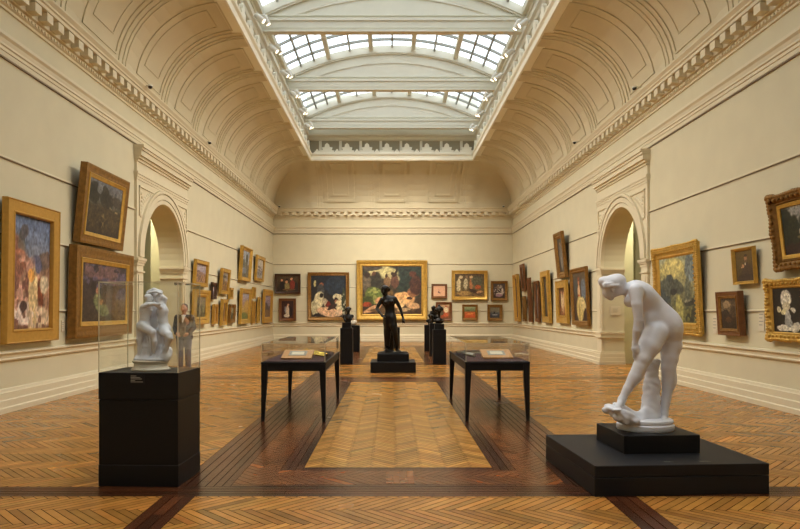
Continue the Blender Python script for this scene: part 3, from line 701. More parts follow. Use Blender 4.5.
back_picture(307.9, 349.3, 272.3, 320.5, 'gold-framed scene of women in white dresses in a dark room, far wall', .17, 'swept', 'oldgold',
 {'bg': [(0, (54, 44, 36)), (.4, (34, 32, 32)), (1, (28, 34, 42))], 'n': .3,
  's': [E(.68, .75, .3, .22, 0, (36, 46, 58)), E(.12, .8, .03, .08, 0, (170, 160, 110)), E(.3, .77, .06, .06, 0, (160, 96, 66)), E(.28, .65, .1, .14, 0, (64, 66, 68)), E(.22, .4, .14, .22, -15, (204, 194, 156)), E(.1, .2, .1, .2, 10, (176, 168, 134)), E(.3, .52, .05, .05, 0, (30, 24, 20)),
        E(.42, .35, .08, .12, 30, (170, 156, 130)), E(.75, .48, .13, .09, 0, (206, 194, 156)), E(.72, .42, .07, .05, 0, (40, 26, 22)), E(.73, .38, .05, .05, 0, (150, 100, 76)), E(.82, .28, .12, .15, 20, (208, 192, 150)), E(.5, .3, .08, .08, 0, (110, 40, 28)),
        E(.5, .13, .34, .11, -8, (212, 172, 136)), E(.6, .25, .16, .05, 25, (52, 36, 32)), E(.93, .4, .06, .3, 0, (54, 60, 40)), N(.93, .3, .08, .3, 20, (180, 176, 150)), E(.15, .05, .1, .04, 0, (28, 24, 24)), E(.8, .1, .1, .08, 20, (206, 176, 146))]}, d=.12)
back_picture(356.6, 427.3, 260.4, 320, 'very large crowded figure painting in heavy bright gold frame, centre of far wall', .3, 'swept', 'gold',
 {'bg': [(0, (64, 44, 32)), (.3, (66, 54, 40)), (1, (50, 50, 42))], 'n': .3,
  's': [E(.8, .7, .25, .4, 0, (44, 54, 48)), E(.35, .88, .26, .13, -6, (186, 176, 124)), E(.5, .74, .12, .12, 0, (176, 162, 116)), E(.15, .97, .2, .06, 0, (70, 64, 54)), E(.57, .9, .02, .14, 0, (44, 36, 30)),
        E(.07, .65, .08, .2, 0, (104, 92, 74)), E(.08, .82, .05, .06, 0, (56, 42, 34)), E(.24, .68, .09, .2, 0, (50, 48, 40)), E(.19, .84, .04, .05, 0, (90, 60, 44)), E(.42, .68, .05, .13, 0, (124, 96, 66)), E(.41, .8, .03, .04, 0, (60, 42, 34)), E(.54, .68, .07, .14, 0, (96, 66, 54)), E(.53, .82, .04, .05, 0, (54, 38, 30)),
        E(.2, .4, .14, .18, 20, (96, 110, 54)), N(.2, .4, .15, .2, 24, (146, 152, 84)), E(.1, .28, .1, .1, 0, (74, 84, 42)), E(.18, .12, .18, .05, 30, (208, 160, 116)), E(.3, .28, .08, .08, 0, (204, 150, 106)), E(.07, .2, .08, .05, 0, (150, 66, 40)),
        E(.72, .34, .18, .11, -20, (222, 170, 112)), E(.62, .22, .12, .09, 20, (226, 184, 130)), E(.85, .18, .12, .06, -20, (206, 164, 118)), E(.86, .46, .1, .1, 20, (140, 96, 66)), E(.85, .84, .06, .06, 0, (84, 50, 40)), E(.9, .6, .1, .2, 0, (72, 46, 38)), E(.8, .33, .05, .03, 0, (56, 40, 34)), E(.5, .08, .4, .05, 0, (96, 74, 50)), E(.7, .1, .12, .04, 0, (200, 170, 124)), E(.45, .45, .08, .08, 0, (110, 84, 50))]}, d=.18)
back_picture(431.4, 447, 283.9, 298.2, 'small pink drawing in brown frame, directly right of huge gold-framed painting', .1, 'swept', 'brown',
 {'bg': [(0, (222, 176, 140)), (1, (214, 164, 130))], 'n': .06, 's': [E(.45, .4, .05, .1, 0, (110, 80, 80)), E(.55, .32, .06, .05, 0, (60, 50, 60)), E(.48, .6, .03, .08, 20, (180, 130, 110)), E(.2, .5, .02, .02, 0, (160, 110, 100))]})
back_picture(435.7, 451.8, 302, 320.7, 'red and cream flower piece in reddish gold frame, behind dark busts on far wall', .13, 'swept', 'brown',
 {'bg': [(0, (120, 70, 40)), (1, (196, 170, 130))], 's': [N(.5, .5, .6, .5, 9, (170, 70, 44)), E(.7, .6, .2, .2, 0, (220, 200, 160)), E(.3, .4, .2, .2, 0, (90, 80, 60)), E(.7, .25, .2, .15, 0, (190, 96, 60))]})
back_picture(451.5, 487.4, 270.6, 299.9, 'gold-framed gathering of figures in white by a boat, far wall', .17, 'swept', 'gold',
 {'bg': [(0, (110, 84, 50)), (.5, (96, 84, 56)), (1, (84, 66, 44))], 'n': .35,
  's': [E(.13, .5, .07, .3, 0, (196, 180, 140)), E(.2, .85, .07, .07, 0, (190, 170, 130)), E(.37, .55, .07, .25, 0, (190, 176, 140)), E(.4, .85, .05, .07, 0, (120, 96, 70)), E(.55, .55, .06, .25, 0, (150, 100, 64)), E(.55, .85, .05, .06, 0, (180, 150, 110)), E(.75, .7, .2, .2, 0, (84, 84, 64)), E(.78, .42, .1, .1, 0, (170, 84, 44)), E(.68, .22, .25, .07, -25, (60, 40, 30)), E(.3, .15, .25, .1, 0, (150, 120, 70)), E(.85, .2, .12, .05, 15, (170, 130, 90))]}, d=.12)
back_picture(490.6, 507.3, 281, 300.6, 'flower painting in dark gold frame, upper picture beside far-right corner', .13, 'deep', 'oldgold',
 {'bg': [(0, (60, 44, 40)), (1, (70, 56, 50))], 's': [N(.5, .5, .5, .45, 15, (190, 176, 160)), E(.5, .2, .3, .1, 0, (150, 120, 130)), E(.4, .75, .15, .1, 0, (126, 104, 84))]})
back_picture(462, 477.6, 304.5, 320, 'small landscape with orange field and green sky in gold frame, far wall', .12, 'swept', 'oldgold',
 {'bg': [(0, (196, 84, 40)), (.5, (190, 96, 50)), (.58, (110, 104, 60)), (.75, (120, 130, 90)), (1, (150, 160, 120))], 's': [E(.5, .35, .3, .05, 0, (220, 140, 70)), E(.3, .65, .2, .06, 0, (84, 90, 50))]})
back_picture(487.2, 502.2, 304.5, 320.7, 'small stormy seascape in gold frame, lowest picture beside far-right corner', .14, 'deep', 'oldgold',
 {'bg': [(0, (40, 40, 46)), (.35, (66, 70, 80)), (.6, (110, 106, 90)), (1, (120, 110, 84))], 's': [E(.45, .45, .1, .15, 0, (50, 44, 40)), E(.5, .3, .3, .05, 0, (150, 150, 150))]})
# right wall, far to near
side_picture('right', 521.5, 514.6, 274, 321.5, 'very narrow tall gold-framed picture, farthest on right wall', .3, 'deep', 'goldf',
 {'bg': [(0, (96, 70, 44)), (1, (70, 56, 40))], 's': [E(.5, .5, .15, .4, 0, (40, 34, 28))]}, tilt=3, d=.14)
side_picture('right', 526.5, 521.2, 263.5, 291, 'small dark picture in brown frame, highest near far-right corner', .16, 'flat', 'brown',
 land((110, 96, 76), (70, 54, 36), (44, 36, 28)), tilt=4)
side_picture('right', 527, 522.8, 296, 321.5, 'small pale green landscape in gold frame, low near far-right corner', .14, 'flat', 'oldgold',
 land((170, 170, 130), (110, 110, 70), (84, 84, 56)), tilt=2)
side_picture('right', 533.5, 528.8, 277.5, 322, 'narrow picture in reddish brown frame, second tall one from far-right corner', .22, 'deep', 'brown',
 {'bg': [(0, (90, 56, 34)), (1, (100, 70, 40))], 's': [E(.5, .5, .2, .35, 0, (60, 36, 26))]}, tilt=3, d=.12)
side_picture('right', 541, 535.2, 280.5, 322, 'dark portrait of a figure in mauve in brown frame on right wall', .16, 'deep', 'brown',
 {'bg': [(0, (44, 34, 28)), (1, (56, 44, 36))], 's': [E(.45, .4, .24, .3, 0, (124, 104, 100)), E(.45, .76, .1, .07, 0, (180, 130, 100)), N(.5, .3, .3, .3, 12, (90, 70, 66))]}, tilt=2.5)
side_picture('right', 552.5, 542.3, 270, 322.8, 'tall bright gold-framed nearly black portrait on right wall', .3, 'flat', 'gold',
 {'bg': [(0, (50, 44, 34)), (1, (64, 58, 44))], 's': [E(.5, .5, .25, .4, 0, (72, 66, 52)), E(.5, .8, .1, .06, 0, (100, 80, 60))]}, tilt=3, d=.12)
side_picture('right', 568.6, 557.3, 230.5, 277, 'tall gold-framed standing figure in grey, highest picture left of right arch', .25, 'deep', 'oldgold',
 {'bg': [(0, (60, 52, 40)), (1, (72, 64, 50))], 's': [E(.5, .45, .25, .4, 0, (104, 100, 96)), E(.5, .82, .1, .06, 0, (150, 116, 90)), E(.5, .3, .1, .2, 0, (130, 124, 116))]}, tilt=6, d=.12)
side_picture('right', 570, 556.5, 279.5, 323.6, 'gold-framed painting of two figures in white, under highest picture on right wall', .27, 'flat', 'gold',
 {'bg': [(0, (110, 70, 40)), (1, (84, 54, 34))], 's': [E(.4, .5, .14, .35, 5, (204, 180, 140)), E(.65, .45, .14, .35, -5, (190, 160, 120)), E(.35, .84, .07, .05, 0, (196, 140, 100)), E(.62, .8, .07, .05, 0, (196, 140, 100)), N(.5, .2, .5, .2, 12, (150, 96, 60))]}, tilt=2.5, d=.1)
side_picture('right', 591, 572, 266, 326, 'painting of woman in long yellow-cream gown in brown-gold frame, left of right arch', .15, 'deep', 'oldgold',
 {'bg': [(0, (56, 40, 28)), (.5, (70, 52, 38)), (1, (80, 66, 50))], 's': [E(.75, .65, .16, .22, 0, (100, 110, 120)), E(.2, .7, .14, .2, 0, (62, 66, 66)), E(.42, .6, .1, .16, 0, (206, 170, 130)), E(.42, .8, .06, .05, 0, (190, 130, 96)), E(.42, .87, .07, .04, 0, (120, 60, 34)), E(.4, .52, .07, .03, 0, (170, 70, 44)), E(.45, .24, .25, .27, 0, (196, 176, 112)), E(.7, .35, .2, .12, -30, (204, 186, 130)), E(.4, .2, .04, .2, 0, (150, 130, 76)), E(.85, .15, .12, .12, 0, (52, 30, 22))]}, tilt=3, d=.1)
side_picture('right', 704.5, 655.8, 241, 334.5, 'large hazy yellow harbour view in ornate gold frame, just right of bending marble statue', .22, 'swept', 'gold',
 {'bg': [(0, (110, 110, 62)), (.35, (104, 104, 78)), (.6, (136, 132, 96)), (.8, (178, 168, 108)), (1, (150, 154, 132))], 'n': .35,
  's': [E(.4, .85, .3, .15, 0, (186, 174, 112)), E(.2, .55, .3, .13, 0, (66, 74, 72), .85), E(.3, .68, .1, .06, 0, (66, 74, 74)), E(.5, .55, .2, .1, -20, (74, 78, 70)), E(.1, .35, .2, .16, 0, (60, 70, 72)), N(.2, .3, .3, .2, 16, (90, 96, 84)), E(.55, .2, .1, .22, 8, (158, 152, 92)), E(.88, .8, .14, .2, 0, (112, 122, 120)), E(.78, .45, .07, .25, -8, (96, 100, 84)), E(.85, .3, .17, .05, 5, (50, 52, 44)), E(.78, .33, .1, .02, 0, (150, 146, 120)), N(.85, .12, .25, .13, 18, (54, 58, 46)), E(.4, .47, .1, .05, 0, (40, 44, 46))]}, tilt=3, d=.1, orn=.045)
side_picture('right', 758.5, 733, 245.5, 283.2, 'portrait of a bearded man in a brown coat in gold frame, upper right wall', .055, 'deep', 'gold',
 {'bg': [(0, (66, 54, 32)), (1, (104, 84, 46))], 'n': .15, 's': [E(.6, .3, .26, .3, 0, (74, 58, 44)), E(.5, .1, .4, .15, 0, (62, 48, 38)), E(.55, .74, .07, .1, 0, (176, 124, 86)), E(.58, .83, .08, .04, 0, (60, 44, 32)), E(.57, .66, .06, .04, 0, (110, 84, 60)), E(.52, .56, .03, .05, 0, (206, 196, 170)), E(.4, .5, .06, .06, 30, (196, 146, 104)), E(.34, .46, .04, .03, 0, (206, 160, 120))]}, tilt=4, d=.07)
side_picture('right', 746.5, 718, 290.5, 336, 'small dark stormy landscape in deep brown box frame, below bearded man portrait', .075, 'box', 'brown',
 {'bg': [(0, (50, 38, 26)), (.45, (56, 42, 30)), (.6, (110, 92, 66)), (1, (74, 60, 46))], 'n': .4, 's': [E(.4, .8, .25, .12, 0, (146, 122, 90)), E(.3, .5, .2, .12, 0, (48, 38, 30)), E(.8, .55, .2, .2, 0, (70, 54, 38)), E(.45, .3, .2, .1, 0, (84, 60, 38))]}, tilt=4, d=.11, slip=(.05, 'oldgold'))
side_picture('right', 840, 775, 182, 262, 'dark woodland landscape in heavy carved bronze-brown frame, top right corner of view', .13, 'swept', 'oldgold',
 {'bg': [(0, (44, 34, 28)), (.35, (60, 50, 34)), (.6, (130, 126, 116)), (1, (150, 150, 146))], 'n': .35, 's': [E(.08, .6, .2, .4, 0, (34, 38, 28)), E(.3, .5, .16, .3, 0, (40, 44, 30)), E(.65, .6, .2, .3, 0, (44, 44, 32)), E(.9, .5, .2, .4, 0, (38, 38, 28)), E(.48, .45, .06, .06, 0, (170, 160, 130)), E(.5, .35, .14, .04, 0, (110, 100, 66)), E(.4, .1, .6, .12, 0, (50, 34, 28))]}, tilt=7, d=.12, slip=(.06, 'gold'), orn=.06)
side_picture('right', 812, 767.5, 279, 341, 'white flowers and vase on black ground in richly carved gold frame, lower right', .11, 'swept', 'gold',
 {'bg': [(0, (34, 28, 22)), (1, (30, 26, 22))], 'n': .3, 's': [E(.42, .85, .13, .1, 0, (200, 194, 176)), E(.44, .7, .17, .12, 0, (186, 180, 160)), N(.44, .76, .2, .2, 24, (220, 214, 196)), E(.44, .58, .14, .1, 0, (190, 180, 150)), E(.2, .52, .06, .07, 0, (196, 186, 150)), E(.38, .46, .12, .07, 0, (206, 196, 150)), E(.66, .5, .08, .05, -30, (190, 186, 168)), E(.48, .33, .09, .18, 0, (170, 168, 160)), E(.5, .22, .13, .1, 0, (150, 150, 144)), E(.3, .1, .2, .07, 0, (206, 200, 184)), E(.72, .12, .16, .1, 20, (200, 194, 176)), E(.5, .08, .2, .04, 0, (226, 220, 200))]}, tilt=3, d=.08, orn=.055)

# ------------------------------------------------------------------ wall labels and signs
def wlabel(side, px, py, label, w=.11, h=.16, lines=4):
    X = XL+.004 if side == 'left' else XR-.004; k = abs(X)*F/abs(px-CX); P = at(px, py, k)
    t = thing('wall_label', label, 'label', (X, k, P.z), PI/2 if side == 'left' else -PI/2)
    b = MB(); b.box(-w/2, w/2, -.012, 0, -h/2, h/2); b.build('card', M['card'], t)
    b = MB()
    for i in range(lines): b.box(-w*.38, w*(.35-.12*(i % 2)), -.014, -.0121, h*.3-i*h*.17, h*.3-i*h*.17+h*.04)
    b.build('print', M['grey'], t)
wlabel('right', 715.5, 324.5, 'pale label card just left of small dark box-framed landscape', .16, .34)
wlabel('right', 762, 321, 'pale label card beside carved gold frame of white flowers', .16, .34)
wlabel('left', 62.5, 326, 'pale label card between canyon painting and garden painting', .1, .2)
# square sign on the right arch jamb, facing the camera
yj = PORT['right'][0]+AR
P = at(615.5, 310.8, yj-.02)
t = thing('notice_plate', 'square white notice plate on jamb inside right archway', 'sign', (P.x, yj-.008, P.z))
b = MB(); b.bbox(-.14, .14, -.014, 0, -.13, .13, .003); b.build('plate', M['card'], t)
b = MB()
for i in range(4): b.box(-.08, .07-.02*(i % 2), -.018, -.0145, .05-i*.03, .057-i*.03)
b.build('print', M['grey'], t)

# ------------------------------------------------------------------ security domes on the cornice
def dome(x, y, z, side, label):
    t = thing('security_camera', label, 'camera', (x, y, z))
    b = MB(); b.lathe([(.0, .035), (.055, .035), (.06, .0), (.05, -.0), ], n=16); b.build('mount', M['white_metal'], t, smooth='auto')
    b = MB(); b.lathe([(.002, -.055), (.03, -.048), (.048, -.028), (.052, 0)], n=16); b.build('dome', M['domeblack'], t, smooth=True)
    b = MB()
    if side == 'left': b.box(-.16, -.05, -.015, .015, .01, .03)
    elif side == 'right': b.box(.05, .16, -.015, .015, .01, .03)
    else: b.box(-.015, .015, .05, .16, .01, .03)
    b.build('bracket', M['white_metal'], t)
def atx(px, py, X):
    d = X*F/(px-CX); return at(px, py, d)
for px, py, s, l in ((150.3, 86.5, 'left', 'black dome camera nearest on left cornice'), (209.5, 142.5, 'left', 'black dome camera midway along left cornice, above arch end'),
                     (634.5, 88, 'right', 'black dome camera nearest on right cornice'), (574.5, 142.3, 'right', 'black dome camera midway along right cornice')):
    P = atx(px, py, (XL+.42) if s == 'left' else (XR-.42)); dome(P.x, P.y, P.z, s, l)
for px, l in ((279.3, 'black dome camera at left end of far cornice'), (503.5, 'black dome camera at right end of far cornice')):
    P = at(px, 207, YB-.4); dome(P.x, P.y, P.z+.04, 'back', l)

# ------------------------------------------------------------------ SPOTLIGHTS along the skylight
sp = thing('spotlight', 'white spotlight can fixed along skylight edge', 'spotlight', group='spotlights along the skylight edges')
b = MB(); b.tube([(0, 0, -.14), (0, 0, .10)], [.075, .075], 14); b.tube([(0, 0, .1), (0, 0, .15)], [.075, .045], 14); can = b.build('can', M['white_metal'], sp, smooth='auto')
b = MB(); b.tube([(0, 0, -.143), (0, 0, -.141)], .062, 14); lens = b.build('lens', M['lampglow'], sp)
b = MB(); b.box(-.015, .015, -.1, -.085, -.02, .16); b.box(-.015, .015, .085, .1, -.02, .16); b.box(-.015, .015, -.1, .1, .15, .165); yoke = b.build('yoke', M['white_metal'], sp)
first = True
def spot_at(X, Y, Z, aim, energy, lab, col=(1, .89, .73), size=62):
    global first
    dirv = (Vector(aim)-Vector((X, Y, Z))).normalized(); rot = dirv.to_track_quat('-Z', 'Y').to_euler()
    if first: r = sp; first = False
    else:
        r = sp.copy(); C.objects.link(r)
        for c in (can, lens, yoke): d = c.copy(); C.objects.link(d); d.parent = r
    r.location = (X, Y, Z); r.rotation_euler = rot; r['label'] = lab
    if energy:
        L = bpy.data.lights.new('spot_lamp', 'SPOT'); L.energy = energy; L.color = col; L.spot_size = math.radians(size); L.spot_blend = .9; L.shadow_soft_size = .08
        o = bpy.data.objects.new('spot_lamp', L); C.objects.link(o); o.location = Vector((X, Y, Z))+dirv*.17; o.rotation_euler = rot
SPOTS = []
for s in (-1, 1):
    for k in range(16):
        y = -3.0+k*2.05
        SPOTS.append((XC+s*3.58, y+(.3 if s > 0 else 0), 9.42, ((XR if s < 0 else XL)*.98, y+.2, 2.4), 0 if k % 2 else (340 if y < 5 else (640 if y < 12 else 1240)), s))
        SPOTS.append((XC+s*3.52, y+.55+(.3 if s > 0 else 0), 9.62, ((XR if s < 0 else XL)*.3, y+2.2, 0), 780 if 1 < y < 28 and k % 3 == 0 else 0, s))
for (X, Y, Z, aim, e, s) in SPOTS:
    spot_at(X, Y, Z, aim, 0, 'white spotlight can fixed along %s edge of skylight well' % ('left' if s < 0 else 'right'))
for x, tx in ((-2.6, -3.2), (-.9, -1), (1.0, 1.2), (2.7, 3.3)):  # unseen cans added behind the girder, aimed at the far wall
    spot_at(x, 25.5, 10.28, (tx, YB, 2.4), 0, 'added white spotlight can, unseen behind second girder from far end', size=64)

for sd in (-1, 1):
    for (xa, ya_, ln, en, aimx, aimz) in ((3.5, 20.5, 18, 350, .98, 2.4), (3.5, 4.5, 14, 45, .98, 2.4), (3.4, 14, 26, 190, .25, 0)):
        L = bpy.data.lights.new('light_strip', 'AREA'); L.shape = 'RECTANGLE'; L.size = ln; L.size_y = .12; L.energy = en; L.color = (1, .89, .73); L.spread = math.radians(80)
        o = bpy.data.objects.new('light_strip', L); C.objects.link(o); p_ = Vector((XC+sd*xa, ya_, 9.3)); o.location = p_
        tx = (XR if sd < 0 else XL)*aimx; z = (p_-Vector((tx, ya_, aimz))).normalized(); x = Vector((0, 1, 0)); y = z.cross(x)
        o.rotation_euler = Matrix((x, y, z)).transposed().to_euler()
L = bpy.data.lights.new('light_strip', 'AREA'); L.shape = 'RECTANGLE'; L.size = 6; L.size_y = .12; L.energy = 250; L.color = (1, .89, .73); L.spread = math.radians(70)  # strip added out of sight behind the girder to brighten the far wall
o = bpy.data.objects.new('light_strip', L); C.objects.link(o); o.location = (XC, 25.5, 10.05); o.rotation_euler = (math.radians(43), 0, 0)
# ------------------------------------------------------------------ SCULPTURES
def hand(prims, w, d, up, spread, s=1.0, k=.006, curl=.3):    # palm and five fingers: w wrist, d pointing direction, up = palm normal
    w = Vector(w); d = Vector(d).normalized(); n = Vector(up); n = (n-d*n.dot(d)).normalized(); lat = d.cross(n)*spread
    prims.append(e_(tuple(w+d*.045*s), (.036*s, .036*s, .036*s), k=.012))
    prims.append(c_(w, w+d*.07*s, .024*s, .028*s, .015))
    for i, (o, L) in enumerate(((-.026, .068), (-.009, .078), (.009, .074), (.025, .058))):
        a = w+d*.07*s+lat*o*s; m_ = a+(d*L*.5+n*curl*L*.25)*s; e = m_+(d*L*.45+n*curl*L*.6)*s
        prims += [c_(a, m_, .0105*s, .0095*s, k), c_(m_, e, .0095*s, .0075*s, k)]
    a = w+d*.02*s-lat*.022*s; m_ = a+(d*.035-lat*.03+n*.012)*s; e = m_+(d*.03-lat*.008+n*.012)*s
    prims += [c_(a, m_, .014*s, .011*s, .01), c_(m_, e, .011*s, .009*s, k)]

# --- bending marble figure, right foreground
SX, SY = 2.43, 6.2; PT = .422
def q(px, py, y): d = SY+y; return ((px-CX)*d/F-SX, y, H+(CY-py)*d/F-PT)
P = []
# head bowed down, hair knotted
P += [e_(q(611.5, 285.5, -.03), (.083, .075, .10), (0, math.radians(38), 0)), e_(q(613.5, 282.5, -.03), (.104, .092, .074), (0, math.radians(-10), 0)),
      e_(q(618.5, 280.5, -.03), (.066, .066, .06)), e_(q(604, 282, -.03), (.055, .07, .05), (0, math.radians(40), 0))]
for i_ in range(11):
    f_ = (i_-5)*.27; y_ = -.03+.092*math.sin(f_); dr = (1-math.cos(f_))*10; w_ = .007*(i_ % 2)
    P += chain([q(602+dr*.3, 284.5+dr*.3, y_), q(605.5, 280.2+dr*.8, y_-w_), q(612, 277.9+dr, y_), q(618, 279.3+dr*.8, y_+w_), q(621.5-dr*.1, 283+dr*.3, -.03+(y_+.03)*.7)], [.009, .015+w_*.4, .016-w_*.4, .015+w_*.4, .013], .002)
P += [e_(q(608.5, 293, -.03), (.045, .05, .055), (0, math.radians(45), 0)), c_(q(603.7, 289.5, -.03), q(603.6, 293.3, -.03), .010, .013, .01), e_(q(611.2, 298.2, -.03), (.026, .03, .022)),
      e_(q(605.8, 296, -.03), (.014, .02, .008), (0, .6, 0), k=.008), e_(q(612.7, 290, -.108), (.018, .012, .026), k=.008)]
P += chain([q(616, 291, -.03), q(624, 289, -.02), q(633, 289, 0)], [.052, .052, .064])
# torso
P += [c_(q(637, 291, -.12), q(636, 290.5, .12), .06, .058, .05)]
P += [e_(q(641, 295.5, .0), (.155, .15, .125), (0, math.radians(42), 0), k=.06), e_(q(650, 304, .01), (.15, .12, .118), (0, math.radians(46), 0), k=.04)]
P += [e_(q(656, 312, .01), (.13, .105, .115), (0, math.radians(55), 0), k=.04), e_(q(663, 322, .02), (.155, .14, .15), (0, math.radians(55), 0), k=.07), e_(q(667.5, 328, .03), (.135, .145, .14), k=.06)]
P += [e_(q(630.5, 300.5, -.09), (.055, .05, .06), k=.03), e_(q(629.5, 301, .07), (.055, .055, .06), k=.03), e_(q(650.5, 320, -.05), (.065, .06, .08), k=.05)]
# arms
P += chain([q(636, 290, -.17), q(637, 304, -.2), q(638.6, 320, -.2), q(637.4, 330, -.185), q(635, 343, -.15)], [.062, .05, .042, .041, .027], .035)
hand(P, q(635, 343.5, -.15), (.12, .1, -1), (-.5, 1, 0), -1, 1.0)
P += chain([q(637, 291, .13), q(639, 306, .15), q(641, 322, .14), q(638, 344, .02)], [.058, .047, .039, .026], .02)
hand(P, q(638, 344, .02), (-.25, -.35, -1), (.3, 1, 0), -1, 1.0)
# raised leg
P += chain([q(656, 333, -.07), q(650, 345, -.10), q(643.5, 358, -.12), q(640.3, 366, -.12), q(635.5, 376, -.115), q(628, 388, -.11), q(622.3, 398.5, -.11)], [.112, .102, .078, .066, .061, .044, .033], .03)
P += [e_(q(637.8, 374.5, -.09), (.05, .05, .075), (0, math.radians(28), 0), k=.03), c_(q(622.3, 399, -.11), q(621.8, 402.5, -.09), .036, .034, .02), c_(q(621, 402, -.12), q(617, 408, -.19), .034, .026, .02)]
for i, (o, L) in enumerate(((-.032, .04), (-.014, .044), (.004, .04), (.02, .034), (.034, .026))):
    a = Vector(q(616.5, 408.6, -.2))+Vector((o, -.005-.3*abs(o), 0)); P.append(c_(a, a+Vector((-.012, -L, -.008)), .0125, .0105, .006))
# standing leg
P += chain([q(669, 331, .05), q(670.5, 345, .04), q(669.6, 358, .02), q(668.6, 367, .01), q(669, 380, .03), q(666.5, 396, .03), q(664.2, 413, .02)], [.122, .105, .08, .068, .065, .045, .036], .03)
P += [e_(q(670.5, 379, .045), (.05, .055, .09), k=.03), c_(q(664.2, 414, .02), q(664, 420, .03), .038, .036, .02), c_(q(664, 419, 0), q(663, 422, -.10), .036, .028, .02)]
for i, o in enumerate((-.032, -.015, .001, .016, .030)):
    a = Vector(q(663, 422.7, -.12))+Vector((o, .2*abs(o), -.004)); P.append(c_(a, a+Vector((-.006, -.036+.12*abs(o), -.003)), .0135, .011, .006))
stat = thing('marble_statue', 'white marble statue of bending nude woman, one foot raised on rock', 'statue', (SX, SY, PT))
P += [e_(q(620.5, 279.5, -.04), (.032, .04, .028), k=.006), e_(q(603, 281, -.06), (.022, .03, .02), k=.006)]
smesh('figure', P, .0072, M['marble'], stat, k=.03)
R = [c_(q(651.5, 364, .07), q(652, 385, .06), .055, .07, .04), c_(q(652, 385, .06), q(650, 420, .05), .07, .098, .04), c_(q(650, 421, .03), q(640, 424, -.02), .07, .05, .05), c_(q(652, 371, .05), q(657.5, 362, .05), .04, .03, .03)]
R += [e_(q(620.5, 414.5, -.11), (.16, .10, .055), (0, math.radians(27), 0), k=.02), e_(q(611, 409.5, -.13), (.06, .075, .035), (0, .3, 0), k=.02), c_(q(624, 418, -.12), q(640, 424, -.08), .06, .05, .04),
      c_(q(622, 406.5, -.02), q(636, 418, .0), .03, .05, .04), e_(q(629, 414, -.17), (.07, .04, .03), (0, .5, 0), k=.02), e_(q(634, 420, -.17), (.06, .05, .03), (0, .3, 0), k=.02), e_(q(609, 406.5, -.06), (.04, .05, .025), (0, .2, 0), k=.015)]
R += [c_(q(647, 412, .02), q(634, 423, -.03), .055, .06, .03), c_(q(612, 413, -.16), q(626, 421, -.17), .03, .04, .01), e_(q(606, 410.5, -.10), (.035, .06, .03), (0, .6, 0), k=.008), e_(q(617, 418, -.19), (.045, .03, .03), (0, .5, 0), k=.008), e_(q(618, 406, -.05), (.05, .035, .028), (0, .6, 0), k=.008)]
smesh('rock_support', R, .009, M['marble'], stat, k=.02, rough=.008, zmin=.003)
b = MB(); b.lathe([(.262, 0), (.268, .012), (.266, .05), (.25, .062), (.258, .078), (.252, .095), (.235, .104)], n=48, sy=.82); b.build('oval_base', M['marble'], stat, smooth='auto')
# plinths
t = thing('display_plinth', 'low wide black plinth on floor under bending marble statue', 'plinth', (2.41, 6.13, 0), math.radians(3.5))
b = MB(); b.bbox(-.755, .755, -.68, .68, 0, .155, .004); b.bbox(-.755, .755, -.68, .68, .160, .257, .004); b.build('body', M['blacktop'], t)
for px, rz_, w_, lab in ((.02, 0, .13, ''), (.33, 0, .15, '')):
    c = MB(); c.box(-.15+px, -.15+px+w_, -.61, -.55, .2574, .2582); c.build('caption_plate', M['black'], t)
    c = MB(); c.box(-.13+px, -.15+px+w_-.03, -.585, -.58, .2583, .2587); c.box(-.13+px, -.15+px+w_-.05, -.57, -.566, .2583, .2587); c.build('print', M['grey'], t)
tag(b.build('display_plinth', M['black'], None), 'smaller square black plinth block directly under marble statue base', 'plinth') if False else None
b = MB(); b.bbox(-.353, .353, -.33, .33, 0, .165, .004); o = b.build('display_plinth', M['black'], None); o.location = (2.435, 6.2, .257); o.rotation_euler = (0, 0, math.radians(3.5)); tag(o, 'smaller square black block on low wide plinth, directly under marble statue', 'plinth')

# --- vitrine with marble group, left foreground
PX, PY, PW, PD = -2.205, 6.0, .715, .58
t = thing('display_pedestal', 'tall black pedestal in left foreground under marble group in glass', 'pedestal', (PX, PY, 0), math.radians(-2.5))
b = MB(); b.bbox(-PW/2, PW/2, -PD/2, PD/2, 0, .19, .004); b.build('base', M['black'], t)
b = MB(); b.bbox(-PW/2+.003, PW/2-.003, -PD/2+.003, PD/2-.003, .19, .763, .004); b.build('body', M['black'], t)
b = MB(); b.bbox(-PW/2, PW/2, -PD/2, PD/2, .766, 1.003, .004); b.build('top_block', M['black'], t)
b = MB(); b.box(-.07, .06, -PD/2-.004, -PD/2-.0005, .905, .985); cp = b.build('caption_plate', M['blacktop'], t)
b = MB()
for i, (w_, z_) in enumerate(((.05, .972), (.085, .958), (.10, .946), (.04, .932), (.11, .92))): b.box(-.064, -.064+w_, -PD/2-.006, -PD/2-.0042, z_, z_+.006)
b.build('print', M['grey'], cp)
VH = .79; gx, gy = PW/2-.004, PD/2-.004
t = thing('glass_case', 'clear glass box on tall pedestal covering small marble group', 'display case', (PX, PY, 1.003), math.radians(-2.5))
